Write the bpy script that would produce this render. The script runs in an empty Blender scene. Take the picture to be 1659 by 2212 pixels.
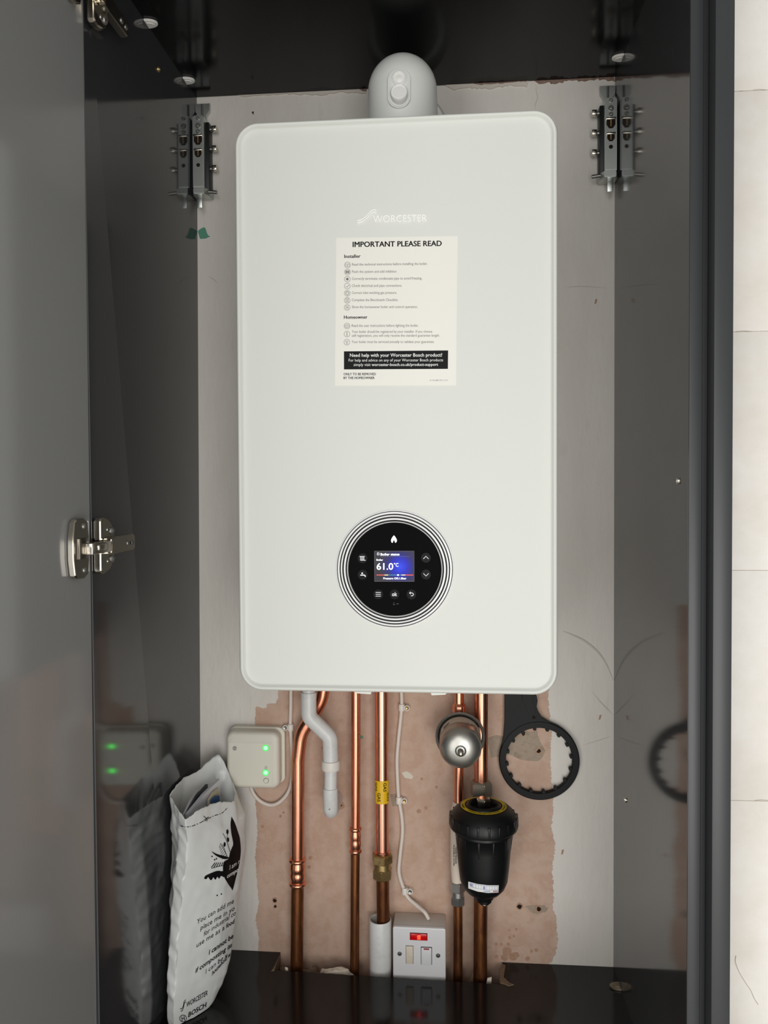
import bpy, bmesh, math, random
from mathutils import Vector, Matrix
from mathutils.bvhtree import BVHTree
random.seed(7)
sc = bpy.context.scene
col = sc.collection

# ------------------------------------------------------------------ camera
FPX = 1700.0
CAM = Vector((0.07036, -1.29561, 0.77433))
CR = Vector((0.99637332, 0.08493869, -0.00506324))
CU = Vector((0.00310926, 0.02312107, 0.99972784))
CD = Vector((-0.08503264, 0.99611788, -0.02277312))
cd = bpy.data.cameras.new('camera'); cam = bpy.data.objects.new('camera', cd); col.objects.link(cam)
cd.sensor_fit = 'HORIZONTAL'; cd.sensor_width = 36.0; cd.lens = 36.0 * FPX / 1659.0
cd.clip_start = 0.02; cd.clip_end = 60
m3 = Matrix((CR, CU, -CD)).transposed()
cam.matrix_world = Matrix.Translation(CAM) @ m3.to_4x4()
sc.camera = cam
# ------------------------------------------------------------------ world, lights, exposure
w = bpy.data.worlds.new('room_light'); sc.world = w; w.use_nodes = True
bg = w.node_tree.nodes['Background']
bg.inputs[0].default_value = (1.0, 0.985, 0.955, 1); bg.inputs[1].default_value = 0.37
def area(name, loc, target, sx, sy, power, color):
    l = bpy.data.lights.new(name, 'AREA'); l.shape = 'RECTANGLE'; l.size = sx; l.size_y = sy
    l.energy = power; l.color = color
    o = bpy.data.objects.new(name, l); col.objects.link(o); o.location = loc
    o.rotation_euler = (Vector(target) - Vector(loc)).to_track_quat('-Z', 'Y').to_euler()
    return o
area('left_fill_light', (-1.00, -3.0, 0.12), (0.05, -0.2, 0.45), 0.9, 1.7, 18.5, (1.0, 0.995, 0.97))  # unseen area light added for the daylight from the left
area('right_fill_light', (0.68, -3.0, 0.10), (0.0, -0.2, 0.4), 1.1, 1.7, 33, (1.0, 0.99, 0.965))  # added area light brightening the door and the wall beside the boiler
area('high_fill_light', (-0.20, -3.0, 1.40), (0.0, -0.2, 0.8), 0.8, 0.8, 9, (1.0, 0.99, 0.97))  # unseen light added to lift the flue and upper wall
sc.view_settings.view_transform = 'Standard'; sc.view_settings.look = 'None'
sc.view_settings.exposure = 0.0; sc.view_settings.gamma = 1.0; sc.view_settings.use_curve_mapping = False

# ------------------------------------------------------------------ helpers
def ray(px, py): return CD * FPX + CR * (px - 829.5) - CU * (py - 1106.0)
def P(px, py, Y):
    v = ray(px, py); return CAM + v * ((Y - CAM.y) / v.y)
def PX(px, py, X):
    v = ray(px, py); return CAM + v * ((X - CAM.x) / v.x)
def PZ(px, py, Z):
    v = ray(px, py); return CAM + v * ((Z - CAM.z) / v.z)
def proj(p):
    v = Vector(p) - CAM; z = v.dot(CD)
    return 829.5 + FPX * v.dot(CR) / z, 1106 - FPX * v.dot(CU) / z
def s2l(c): return tuple(((x / 255) / 12.92 if x / 255 <= 0.04045 else ((x / 255 + 0.055) / 1.055) ** 2.4) for x in c)

def mat(name, rgb, rough=0.5, metal=0.0, var=None, vscale=8.0, bump=0.0, bscale=60.0, spec=0.5, emit=None, estr=0.0,
        trans=0.0, sub=0.0, stretch=None, bdist=0.002, coat=0.0, rvar=0.0, ramp=(0.35, 0.7)):
    m = bpy.data.materials.new(name); m.use_nodes = True
    nt = m.node_tree; b = nt.nodes['Principled BSDF']; lk = nt.links.new
    c = s2l(rgb)
    b.inputs['Base Color'].default_value = (*c, 1); b.inputs['Roughness'].default_value = rough
    b.inputs['Metallic'].default_value = metal; b.inputs['Specular IOR Level'].default_value = spec
    b.inputs['Coat Weight'].default_value = coat; b.inputs['Coat Roughness'].default_value = 0.08
    b.inputs['Transmission Weight'].default_value = trans
    if sub:
        b.inputs['Subsurface Weight'].default_value = sub; b.inputs['Subsurface Radius'].default_value = (0.01, 0.01, 0.01)
        b.inputs['Subsurface Scale'].default_value = 0.6
    if emit:
        b.inputs['Emission Color'].default_value = (*s2l(emit), 1); b.inputs['Emission Strength'].default_value = estr
    if var or bump or rvar:
        tc = nt.nodes.new('ShaderNodeTexCoord'); mp = nt.nodes.new('ShaderNodeMapping')
        geo = nt.nodes.new('ShaderNodeNewGeometry'); lk(geo.outputs['Position'], mp.inputs['Vector'])
        if stretch: mp.inputs['Scale'].default_value = stretch
    if var:
        n = nt.nodes.new('ShaderNodeTexNoise'); n.inputs['Scale'].default_value = vscale; n.inputs['Detail'].default_value = 7
        n.inputs['Roughness'].default_value = 0.62
        lk(mp.outputs[0], n.inputs['Vector'])
        r = nt.nodes.new('ShaderNodeValToRGB'); lk(n.outputs['Fac'], r.inputs[0])
        cols = [rgb] + list(var); els = r.color_ramp.elements
        els[0].position = ramp[0]; els[1].position = ramp[1]
        els[0].color = (*s2l(cols[0]), 1); els[1].color = (*s2l(cols[-1]), 1)
        for i, cc in enumerate(cols[1:-1]):
            e = els.new(ramp[0] + (ramp[1] - ramp[0]) * (i + 1) / (len(cols) - 1)); e.color = (*s2l(cc), 1)
        lk(r.outputs[0], b.inputs['Base Color'])
    if rvar:
        n3 = nt.nodes.new('ShaderNodeTexNoise'); n3.inputs['Scale'].default_value = vscale * 2; lk(mp.outputs[0], n3.inputs['Vector'])
        mr = nt.nodes.new('ShaderNodeMapRange'); mr.inputs[3].default_value = max(0.02, rough - rvar); mr.inputs[4].default_value = rough + rvar
        lk(n3.outputs['Fac'], mr.inputs[0]); lk(mr.outputs[0], b.inputs['Roughness'])
    if bump:
        n2 = nt.nodes.new('ShaderNodeTexNoise'); n2.inputs['Scale'].default_value = bscale; n2.inputs['Detail'].default_value = 6
        lk(mp.outputs[0], n2.inputs['Vector'])
        bp = nt.nodes.new('ShaderNodeBump'); bp.inputs['Strength'].default_value = bump; bp.inputs['Distance'].default_value = bdist
        lk(n2.outputs['Fac'], bp.inputs['Height']); lk(bp.outputs[0], b.inputs['Normal'])
    return m

M = {}
M['panel'] = mat('anthracite_gloss_panel', (54, 55, 57), 0.09, spec=0.5)
M['door'] = mat('grey_satin_door', (138, 138, 137), 0.14, spec=0.5)
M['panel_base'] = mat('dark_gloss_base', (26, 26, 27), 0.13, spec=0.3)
M['panel_top'] = mat('shaded_gloss_panel', (16, 16, 17), 0.14, spec=0.18)  # panel anthracite darkened to hold the shade under the cabinet top
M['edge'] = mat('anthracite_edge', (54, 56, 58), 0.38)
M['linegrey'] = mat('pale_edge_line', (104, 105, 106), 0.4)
M['gap_shade'] = mat('black_gap_shade', (24, 25, 27), 0.6)  # near-black painted in for the shaded gap
M['paint'] = mat('painted_plaster', (206, 200, 192), 0.62, var=[(214, 209, 201), (219, 214, 207), (196, 188, 178)], vscale=9, bump=0.55, bscale=110, stretch=(1, 1, 0.35), ramp=(0.25, 0.8))
M['plaster'] = mat('bare_pink_plaster', (150, 118, 98), 0.8, var=[(184, 152, 132), (198, 170, 152), (188, 156, 136), (202, 174, 156), (160, 126, 104)], vscale=13, bump=0.35, bscale=90, ramp=(0.25, 0.78))
M['filler'] = mat('grey_filler', (150, 132, 114), 0.7, var=[(162, 146, 128), (136, 116, 98)], vscale=60, bump=0.5, bscale=220)
M['hole'] = mat('dark_hole', (40, 31, 27), 0.9, spec=0.1)
M['stain'] = mat('brown_stain', (166, 130, 106), 0.85, var=[(178, 142, 118), (146, 110, 88)], vscale=70)
M['brick'] = mat('broken_brown_plaster', (116, 92, 82), 0.9, var=[(142, 118, 106), (92, 70, 62)], vscale=70, bump=0.8, bscale=160)
M['chip'] = mat('chipboard', (120, 100, 80), 0.9, var=[(142, 120, 96), (92, 74, 58)], vscale=160, bump=0.5, bscale=250)
M['white'] = mat('boiler_white', (223, 225, 219), 0.46, spec=0.4)
M['white2'] = mat('boiler_white_raised', (252, 252, 250), 0.22)
M['paper'] = mat('sticker_paper', (238, 237, 229), 0.42)
M['ink'] = mat('black_ink', (18, 18, 19), 0.6, spec=0.2)
M['greyink'] = mat('grey_ink', (112, 112, 110), 0.5)
M['wink'] = mat('white_ink', (238, 238, 236), 0.5)
M['glass'] = mat('black_glass', (4, 4, 5), 0.06, spec=0.2)
M['button'] = mat('black_button', (6, 6, 7), 0.2, spec=0.25)
M['icon'] = mat('backlit_icon', (200, 200, 205), 0.5, emit=(215, 217, 222), estr=0.55)
M['icon_dim'] = mat('unlit_icon', (50, 50, 52), 0.5)
M['flame'] = mat('flame_light', (255, 255, 255), 0.5, emit=(255, 255, 255), estr=2.5)
M['ringw'] = mat('white_ring', (240, 240, 240), 0.18)
M['ringb'] = mat('black_ring', (10, 9, 10), 0.4, spec=0.2)
M['chrome'] = mat('chrome_ring', (205, 206, 210), 0.18, metal=0.9)
M['fluegrey'] = mat('flue_plastic', (230, 231, 227), 0.4)
M['flueknob'] = mat('flue_knob_plastic', (240, 240, 236), 0.4)
M['copper'] = mat('bright_copper', (232, 156, 124), 0.28, metal=1.0, var=[(240, 168, 138), (212, 126, 94)], vscale=30, stretch=(1, 1, 0.25), rvar=0.06)
M['copper2'] = mat('polished_gas_copper', (240, 174, 148), 0.28, metal=1.0, rvar=0.04, vscale=20)
M['oldcopper'] = mat('tarnished_copper', (132, 84, 52), 0.36, metal=0.85, var=[(150, 96, 58), (112, 68, 44), (84, 52, 36)], vscale=38, stretch=(1, 1, 0.3), rvar=0.08)
M['brass'] = mat('dull_brass', (172, 146, 98), 0.38, metal=0.9, var=[(184, 158, 108), (140, 114, 74)], vscale=70)
M['steel'] = mat('zinc_steel', (150, 150, 146), 0.3, metal=0.9)
M['nickel'] = mat('nickel_plate', (206, 200, 188), 0.16, metal=1.0)
M['nickel_dark'] = mat('nickel_dark', (120, 114, 104), 0.25, metal=1.0)
M['zinc'] = mat('zinc_dark_plate', (196, 200, 196), 0.36, metal=1.0)
M['black_steel'] = mat('black_steel', (20, 24, 25), 0.45, metal=0.3)
M['nutgrey'] = mat('grey_nut', (176, 166, 152), 0.4, metal=0.8)
M['darknut'] = mat('dark_nickel_nut', (186, 184, 180), 0.34, metal=0.9)
M['vessel'] = mat('brushed_steel_vessel', (178, 176, 170), 0.36, metal=0.9, bump=0.04, bscale=200)
M['vessel_rim'] = mat('grey_vessel_rim', (150, 148, 142), 0.42, metal=0.8)
M['label'] = mat('printed_label', (214, 204, 190), 0.5)
M['pvc'] = mat('white_pvc', (218, 218, 216), 0.32, var=[(224, 224, 222), (208, 208, 206)], vscale=30)
M['cable'] = mat('white_cable', (224, 214, 204), 0.42)
M['clip'] = mat('white_clip', (232, 226, 218), 0.42)
M['boxcream'] = mat('cream_plastic', (222, 218, 204), 0.45)
M['boxcream2'] = mat('cream_panel', (226, 222, 208), 0.45)
M['switchwhite'] = mat('switch_white', (226, 226, 228), 0.3)
M['boxtop'] = mat('pattress_white', (214, 210, 204), 0.45)
M['fuse'] = mat('cream_fuse', (226, 218, 202), 0.45, var=[(220, 206, 188), (232, 226, 212)], vscale=120)
M['neon'] = mat('red_neon', (170, 6, 10), 0.2, emit=(255, 12, 14), estr=0.16)
M['neon2'] = mat('red_neon_core', (255, 60, 40), 0.2, emit=(255, 60, 40), estr=2.2)
M['redmark'] = mat('red_mark', (160, 40, 48), 0.4)
M['led'] = mat('green_led', (150, 255, 170), 0.3, emit=(74, 255, 86), estr=5.0)
M['led_halo'] = mat('green_led_glow', (60, 190, 90), 0.3, emit=(0, 235, 60), estr=0.8)
M['rubber'] = mat('black_plastic', (14, 15, 16), 0.5, spec=0.2)
M['filterblk'] = mat('black_filter_plastic', (16, 17, 18), 0.4, spec=0.35)
M['yellow'] = mat('yellow_label', (226, 196, 30), 0.45)
M['gastape'] = mat('yellow_gas_tape', (236, 188, 22), 0.4)
M['hose'] = mat('beige_hose', (222, 208, 192), 0.5)
M['bag'] = mat('white_polythene', (226, 228, 226), 0.24, bump=0.25, bscale=26, bdist=0.004, spec=0.5)
M['bagink'] = mat('bag_black_print', (16, 13, 15), 0.5, spec=0.2)
M['booklet'] = mat('booklet_white', (208, 208, 214), 0.5)
M['bookdark'] = mat('booklet_dark', (58, 58, 62), 0.5)
M['bookbeige'] = mat('booklet_beige', (196, 184, 160), 0.5)
M['bookblue'] = mat('booklet_blue', (52, 92, 140), 0.5)
M['tissue'] = mat('white_tissue', (226, 216, 200), 0.85)
M['card'] = mat('card_scrap', (170, 146, 118), 0.85)
M['chipw'] = mat('white_chip', (214, 206, 192), 0.8)
M['rubble'] = mat('dusty_rubble', (116, 98, 82), 0.95, var=[(138, 118, 98), (84, 68, 56)], vscale=60, bump=0.8, bscale=120)
M['cap_white'] = mat('white_cap', (232, 230, 224), 0.45)
M['cap_metal'] = mat('bronze_cap', (150, 138, 116), 0.35, metal=0.6)
M['tile'] = mat('riven_stone_tile', (240, 235, 227), 0.55, var=[(245, 241, 235), (234, 228, 219), (246, 243, 238)], vscale=7, bump=0.55, bscale=11, bdist=0.004, ramp=(0.2, 0.8))
M['grout'] = mat('pale_grout', (222, 216, 206), 0.8)
M['green'] = mat('green_paint', (84, 146, 124), 0.6)
M['roomfloor'] = mat('pale_floor', (190, 186, 180), 0.5)
M['ridge'] = mat('painted_ridge', (200, 192, 182), 0.65)
M['blueprint'] = mat('blue_print', (150, 160, 200), 0.5)
M['redprint'] = mat('red_print', (190, 60, 66), 0.5)

def link(name, me, m=None, parent=None, smooth=None):
    o = bpy.data.objects.new(name, me); col.objects.link(o)
    if m is not None: me.materials.append(M[m] if isinstance(m, str) else m)
    if parent is not None: o.parent = parent
    if smooth is not None:
        me.shade_smooth()
        me.set_sharp_from_angle(angle=math.radians(smooth))
    return o
def mesh(name, v, f, m, parent=None, smooth=None):
    me = bpy.data.meshes.new(name); me.from_pydata([tuple(p) for p in v], [], [tuple(q) for q in f]); me.validate(); me.update()
    return link(name, me, m, parent, smooth)
def fromb(name, bm, m, parent=None, smooth=None, recalc=True):
    if recalc: bmesh.ops.recalc_face_normals(bm, faces=bm.faces)
    me = bpy.data.meshes.new(name); bm.to_mesh(me); bm.free(); return link(name, me, m, parent, smooth)
def tag(o, label=None, cat=None, group=None, kind=None):
    if label: o['label'] = label
    if cat: o['category'] = cat
    if group: o['group'] = group
    if kind: o['kind'] = kind
    return o
def thing(name, label, cat, group=None):
    o = bpy.data.objects.new(name, None); col.objects.link(o); o.empty_display_size = 0.02
    return tag(o, label, cat, group)
def bm_box(bm, x0, x1, y0, y1, z0, z1, bev=0.0, seg=2):
    r = bmesh.ops.create_cube(bm, size=1.0); vs = r['verts']
    for v in vs:
        v.co = Vector(((x0 + x1) / 2 + v.co.x * (x1 - x0), (y0 + y1) / 2 + v.co.y * (y1 - y0), (z0 + z1) / 2 + v.co.z * (z1 - z0)))
    if bev:
        es = {e for v in vs for e in v.link_edges}
        bmesh.ops.bevel(bm, geom=list(es), offset=bev, segments=seg, profile=0.5, affect='EDGES')
def box(name, x0, x1, y0, y1, z0, z1, m, parent=None, bev=0.0, seg=2):
    bm = bmesh.new(); bm_box(bm, min(x0, x1), max(x0, x1), min(y0, y1), max(y0, y1), min(z0, z1), max(z0, z1), bev, seg)
    return fromb(name, bm, m, parent, 40 if bev else None)
def frame_of(d):
    d = Vector(d).normalized()
    a = Vector((0, 0, 1)) if abs(d.z) < 0.9 else Vector((1, 0, 0))
    u = d.cross(a).normalized(); v = d.cross(u).normalized(); return u, v
def lathe_data(profile, origin, axis, seg=40, closed=False):
    ax = Vector(axis).normalized(); u, v = frame_of(ax); o = Vector(origin); V = []; F = []
    n = len(profile)
    for k in range(seg):
        a = 2 * math.pi * k / seg; d = u * math.cos(a) + v * math.sin(a)
        for r, h in profile: V.append(o + ax * h + d * max(r, 1e-5))
    for k in range(seg):
        k2 = (k + 1) % seg
        for i in range(n - 1 if not closed else n):
            j = (i + 1) % n
            F.append((k * n + i, k2 * n + i, k2 * n + j, k * n + j))
    return V, F
def lathe(name, profile, origin, axis, m, parent=None, seg=40, smooth=35, closed=False):
    V, F = lathe_data(profile, origin, axis, seg, closed)
    bm = bmesh.new(); vs = [bm.verts.new(p) for p in V]
    for q in F: bm.faces.new([vs[i] for i in q])
    bmesh.ops.remove_doubles(bm, verts=bm.verts, dist=2e-5)
    return fromb(name, bm, m, parent, smooth)
def cyl(name, p0, p1, r, m, parent=None, seg=24, bev=0.0):
    p0 = Vector(p0); p1 = Vector(p1); h = (p1 - p0).length
    b = min(bev, h * 0.45, r * 0.45)
    prof = [(0, 0), (r - b, 0), (r, b), (r, h - b), (r - b, h), (0, h)] if b else [(0, 0), (r, 0), (r, h), (0, h)]
    return lathe(name, prof, p0, p1 - p0, m, parent, seg)
def round_path(pts, rad, n=8):
    pts = [Vector(p) for p in pts]; out = [pts[0]]
    for i in range(1, len(pts) - 1):
        a, b, c = pts[i - 1], pts[i], pts[i + 1]
        d1 = (a - b); d2 = (c - b); ang = d1.angle(d2)
        t = min(rad / max(math.tan(ang / 2), 1e-3), d1.length * 0.48, d2.length * 0.48)
        p = b + d1.normalized() * t; q = b + d2.normalized() * t
        for k in range(n + 1):
            s = k / n; out.append(p * (1 - s) ** 2 + b * 2 * s * (1 - s) + q * s * s)
    out.append(pts[-1]); return out
def catmull(pts, n=8):
    pts = [Vector(p) for p in pts]; P4 = [pts[0] * 2 - pts[1]] + pts + [pts[-1] * 2 - pts[-2]]; out = []
    for i in range(1, len(P4) - 2):
        a, b, c, d = P4[i - 1:i + 3]
        for k in range(n):
            t = k / n
            out.append(0.5 * ((2 * b) + (c - a) * t + (2 * a - 5 * b + 4 * c - d) * t * t + (3 * b - a - 3 * c + d) * t ** 3))
    out.append(pts[-1]); return out
def tube_bm(bm, pts, r, seg=20):
    pts = [Vector(p) for p in pts]; n = len(pts); rs = r if isinstance(r, (list, tuple)) else [r] * n
    t0 = (pts[1] - pts[0]).normalized(); u, v = frame_of(t0); rings = []; pt = t0
    for i, p in enumerate(pts):
        t = (pts[min(i + 1, n - 1)] - pts[max(i - 1, 0)]).normalized()
        q = pt.rotation_difference(t); u = q @ u; v = q @ v; pt = t
        rings.append([bm.verts.new(p + (u * math.cos(2 * math.pi * k / seg) + v * math.sin(2 * math.pi * k / seg)) * rs[i]) for k in range(seg)])
    for i in range(n - 1):
        for k in range(seg):
            bm.faces.new((rings[i][k], rings[i][(k + 1) % seg], rings[i + 1][(k + 1) % seg], rings[i + 1][k]))
    bm.faces.new(rings[0][::-1]); bm.faces.new(rings[-1])
def tube(name, pts, r, m, parent=None, seg=20):
    bm = bmesh.new(); tube_bm(bm, pts, r, seg); return fromb(name, bm, m, parent, 50)
def hexnut(name, p0, p1, r, m, parent=None, rot=0.0, hole=0.0):
    """hexagonal nut with chamfered rims"""
    p0 = Vector(p0); p1 = Vector(p1); ax = (p1 - p0).normalized(); h = (p1 - p0).length; u, v = frame_of(ax)
    V = []; F = []
    prof = [(r * 0.8, 0), (r, h * 0.14), (r, h * 0.86), (r * 0.8, h)]
    for k in range(6):
        a = rot + k * math.pi / 3; d = u * math.cos(a) + v * math.sin(a)
        for rr, hh in prof: V.append(p0 + ax * hh + d * rr)
    for k in range(6):
        k2 = (k + 1) % 6
        for i in range(3): F.append((k * 4 + i, k2 * 4 + i, k2 * 4 + i + 1, k * 4 + i + 1))
    F.append([k * 4 for k in range(6)][::-1]); F.append([k * 4 + 3 for k in range(6)])
    bm = bmesh.new(); vs = [bm.verts.new(p) for p in V]
    for q in F: bm.faces.new([vs[i] for i in q])
    bmesh.ops.bevel(bm, geom=list(bm.edges), offset=h * 0.04, segments=2, affect='EDGES')
    return fromb(name, bm, m, parent, 25)
def prism(name, outline, t0, t1, mapper, m, parent=None, bev=0.0, smooth=None):
    """outline: 2-D points; mapper(a, b, t) -> world"""
    bm = bmesh.new()
    A = [bm.verts.new(mapper(a, b, t0)) for a, b in outline]; B = [bm.verts.new(mapper(a, b, t1)) for a, b in outline]
    n = len(A); f1 = bm.faces.new(A); f2 = bm.faces.new(B[::-1])
    for i in range(n): bm.faces.new((A[i], B[i], B[(i + 1) % n], A[(i + 1) % n]))
    bmesh.ops.recalc_face_normals(bm, faces=bm.faces)
    if bev: bmesh.ops.bevel(bm, geom=[e for e in f1.edges] + [e for e in f2.edges], offset=bev, segments=2, affect='EDGES')
    bmesh.ops.triangulate(bm, faces=[f for f in bm.faces if len(f.verts) > 4])
    return fromb(name, bm, m, parent, smooth)
XYZ = lambda a, b, t: Vector((a, t, b))          # outline in XZ, thickness along Y
def rrect(x0, x1, z0, z1, r, n=8):
    out = []
    for cx, cz, a0 in ((x1 - r, z1 - r, 0), (x0 + r, z1 - r, 90), (x0 + r, z0 + r, 180), (x1 - r, z0 + r, 270)):
        for k in range(n + 1):
            a = math.radians(a0 + 90 * k / n); out.append((cx + r * math.cos(a), cz + r * math.sin(a)))
    return out
def loft(name, loops, m, parent=None, cap0=True, cap1=True, smooth=35):
    bm = bmesh.new(); R = [[bm.verts.new(p) for p in L] for L in loops]; n = len(R[0])
    for a, b in zip(R[:-1], R[1:]):
        for i in range(n): bm.faces.new((a[i], a[(i + 1) % n], b[(i + 1) % n], b[i]))
    if cap0: bm.faces.new(R[0][::-1])
    if cap1: bm.faces.new(R[-1])
    return fromb(name, bm, m, parent, smooth)

# text as a flat polygon mesh in its own 2-D frame
_tc = {}
def text2d(s, bold=0.0, res=2):
    key = (s, bold, res)
    if key in _tc: return _tc[key]
    if bold < 0:      # heavier strokes from copies set side by side
        V0, F0 = text2d(s, 0.0, res); V = []; F = []
        for dx, dy in ((bold, 0), (0, -bold * 0.5), (-bold, 0), (0, bold * 0.5)):
            k = len(V); V += [(x + dx, y + dy) for x, y in V0]; F += [tuple(i + k for i in q) for q in F0]
        _tc[key] = (V, F); return V, F
    cu = bpy.data.curves.new('t', 'FONT'); cu.body = s; cu.size = 1.0; cu.offset = bold; cu.resolution_u = res
    o = bpy.data.objects.new('t', cu); col.objects.link(o)
    dg = bpy.context.evaluated_depsgraph_get(); ev = o.evaluated_get(dg); me = ev.to_mesh()
    V = [(v.co.x, v.co.y) for v in me.vertices]; F = [tuple(p.vertices) for p in me.polygons]
    ev.to_mesh_clear(); bpy.data.objects.remove(o); bpy.data.curves.remove(cu)
    _tc[key] = (V, F); return V, F
CAP = max(v[1] for v in text2d('H')[0])
def text_px(s, pl, pr, cap, bold=0.0, up=None, res=2):
    """2-D text laid on a baseline from pl to pr, in photo units"""
    V, F = text2d(s, bold, res); x0 = min(v[0] for v in V); x1 = max(v[0] for v in V)
    pl = Vector(pl); pr = Vector(pr); d = (pr - pl) / (x1 - x0); up = Vector(up or (0, -1)) * cap / CAP
    return [tuple(pl + d * (x - x0) + up * y) for x, y in V], F
def on_plane(Y): return lambda p: P(p[0], p[1], Y)
def decal(name, VF, mapper, m, parent, raise_=0.0):
    V, F = VF; W = [mapper(p) for p in V]; ok = [p is not None for p in W]
    F = [q for q in F if all(ok[i] for i in q)]
    W = [p if p is not None else Vector((0, 0, 0)) for p in W]
    bm = bmesh.new(); vs = [bm.verts.new(p) for p in W]
    for q in F:
        try: bm.faces.new([vs[i] for i in q])
        except ValueError: pass
    bmesh.ops.delete(bm, geom=[v for v in bm.verts if not v.link_faces], context='VERTS')
    if raise_:
        g = bmesh.ops.extrude_face_region(bm, geom=list(bm.faces))
        bmesh.ops.translate(bm, verts=[e for e in g['geom'] if isinstance(e, bmesh.types.BMVert)], vec=(0, -raise_, 0))
    if not bm.faces: bm.free(); return None
    return fromb(name, bm, m, parent)
def poly_px(pts): return list(pts), [tuple(range(len(pts)))]
def merge_px(*parts):
    V = []; F = []
    for v, f in parts:
        k = len(V); V += list(v); F += [tuple(i + k for i in q) for q in f]
    return V, F
def circ(cx, cy, r, n=24, ry=None, a0=0): return [(cx + r * math.cos(a0 + 2 * math.pi * k / n), cy + (ry or r) * math.sin(a0 + 2 * math.pi * k / n)) for k in range(n)]
def ring_px(cx, cy, r0, r1, n=28, a0=0, a1=360):
    full = abs(a1 - a0) >= 359.9; V = []; F = []; N = n if full else n + 1
    for k in range(N):
        a = math.radians(a0 + (a1 - a0) * k / n)
        V += [(cx + r0 * math.cos(a), cy + r0 * math.sin(a)), (cx + r1 * math.cos(a), cy + r1 * math.sin(a))]
    for k in range(n):
        j = (k + 1) % N; F.append((2 * k, 2 * j, 2 * j + 1, 2 * k + 1))
    return V, F
def stroke_px(pts, wd):
    pts = [Vector(p) for p in pts]; V = []; F = []
    for i, p in enumerate(pts):
        t = (pts[min(i + 1, len(pts) - 1)] - pts[max(i - 1, 0)]).normalized(); n = Vector((-t.y, t.x)) * wd / 2
        V += [tuple(p - n), tuple(p + n)]
    for i in range(len(pts) - 1): F.append((2 * i, 2 * i + 1, 2 * i + 3, 2 * i + 2))
    return V, F
def curve_px(pts, n=6):
    return [(p.x, p.y) for p in catmull([Vector((a, b, 0)) for a, b in pts], n)]

# ------------------------------------------------------------------ room shell
YF = -0.398            # front of the cabinet
H = 1.436              # cabinet top (inside)
XR = 0.3322
def XL(Y, Z):          # inner face of the left side panel (a little out of plumb)
    t = Y / YF
    back = -0.35719 + (Z / 1.4331) * 0.0073; front = -0.3517 - (Z / 1.436) * 0.0040
    return back * (1 - t) + front * t
FZ = -0.78
wall = box('wall_back', -1.2, 1.6, 0.0, 0.12, FZ, 2.3, 'paint'); tag(wall, kind='structure')
fl = box('floor', -2.5, 2.5, -4.0, 0.12, FZ - 0.05, FZ, 'roomfloor'); tag(fl, kind='structure')
# bare plaster area left unpainted behind the pipes
def jag(pts, step=5.0, amp=2.2):
    out = []
    for (x0, y0), (x1, y1) in zip(pts[:-1], pts[1:]):
        d = math.hypot(x1 - x0, y1 - y0); n = max(1, int(d / step))
        for k in range(n):
            t = k / n; out.append((x0 + (x1 - x0) * t + random.uniform(-amp, amp), y0 + (y1 - y0) * t + random.uniform(-amp, amp)))
    return out
left_e = [(602, 1300), (601, 1440), (600, 1508), (597, 1521), (577, 1521), (576, 1531), (553, 1527), (551, 1560), (549, 1600), (551, 1690), (553, 1750), (557, 1790), (552, 1850), (556, 1905), (559, 1950), (553, 1988), (561, 2030), (554, 2066), (556, 2085), (570, 2190)]
right_e = [(1110, 2200), (1180, 2110), (1186, 2085), (1199, 2064), (1204, 2030), (1202, 1985), (1194, 1965), (1196, 1920), (1192, 1880), (1199, 1830), (1191, 1790), (1195, 1745), (1192, 1690), (1189, 1640), (1191, 1590), (1187, 1540), (1184, 1500), (1190, 1440), (1192, 1300)]
pp = jag(left_e, 3.5, 1.5) + jag(right_e, 3.0, 2.2)
def patch(name, pts, m, parent, t=0.0006, y0=0.0):
    return prism(name, [(P(x, y, 0).x, P(x, y, 0).z) for x, y in pts], y0 + 0.001, y0 - t, XYZ, m, parent)
patch('plaster_patch', pp, 'plaster', wall)
fil = jag([(1052, 1594), (1072, 1588), (1088, 1592), (1100, 1590), (1118, 1581), (1160, 1580), (1166, 1600), (1178, 1622), (1170, 1640), (1156, 1645), (1125, 1640), (1105, 1630), (1090, 1632), (1054, 1638)], 6, 1.2)
patch('filler_patch', fil, 'filler', wall, 0.0012)
for cx, cy, r in ((1130.5, 1584, 5.5), (1164, 1622, 6.0), (1122, 1957, 6.5), (1163.5, 1962.5, 6.5), (594, 1944, 5.0), (595, 1957, 3.5), (733, 1738, 9)):
    patch('hole_rim', jag(circ(cx, cy, r * 1.15, 14) + [(cx + r * 1.15, cy)], 99, r * 0.22), 'stain', wall, 0.0016)
    patch('drill_hole', jag(circ(cx, cy, r * 0.72, 14) + [(cx + r * 0.72, cy)], 99, r * 0.16), 'hole', wall, 0.0019)
patch('filler_patch', jag([(1135, 1958), (1150, 1955), (1175, 1955), (1184, 1962), (1178, 1970), (1160, 1973), (1145, 1970)], 4, 1), 'filler', wall, 0.0010)
patch('filler_patch', jag([(868, 1668), (880, 1665), (893, 1676), (888, 1683), (872, 1678)], 3, 1), 'chipw', wall, 0.0010)
patch('filler_patch', jag([(842, 1716), (858, 1714), (862, 1740), (845, 1742)], 3, 1), 'filler', wall, 0.0010)
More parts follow.
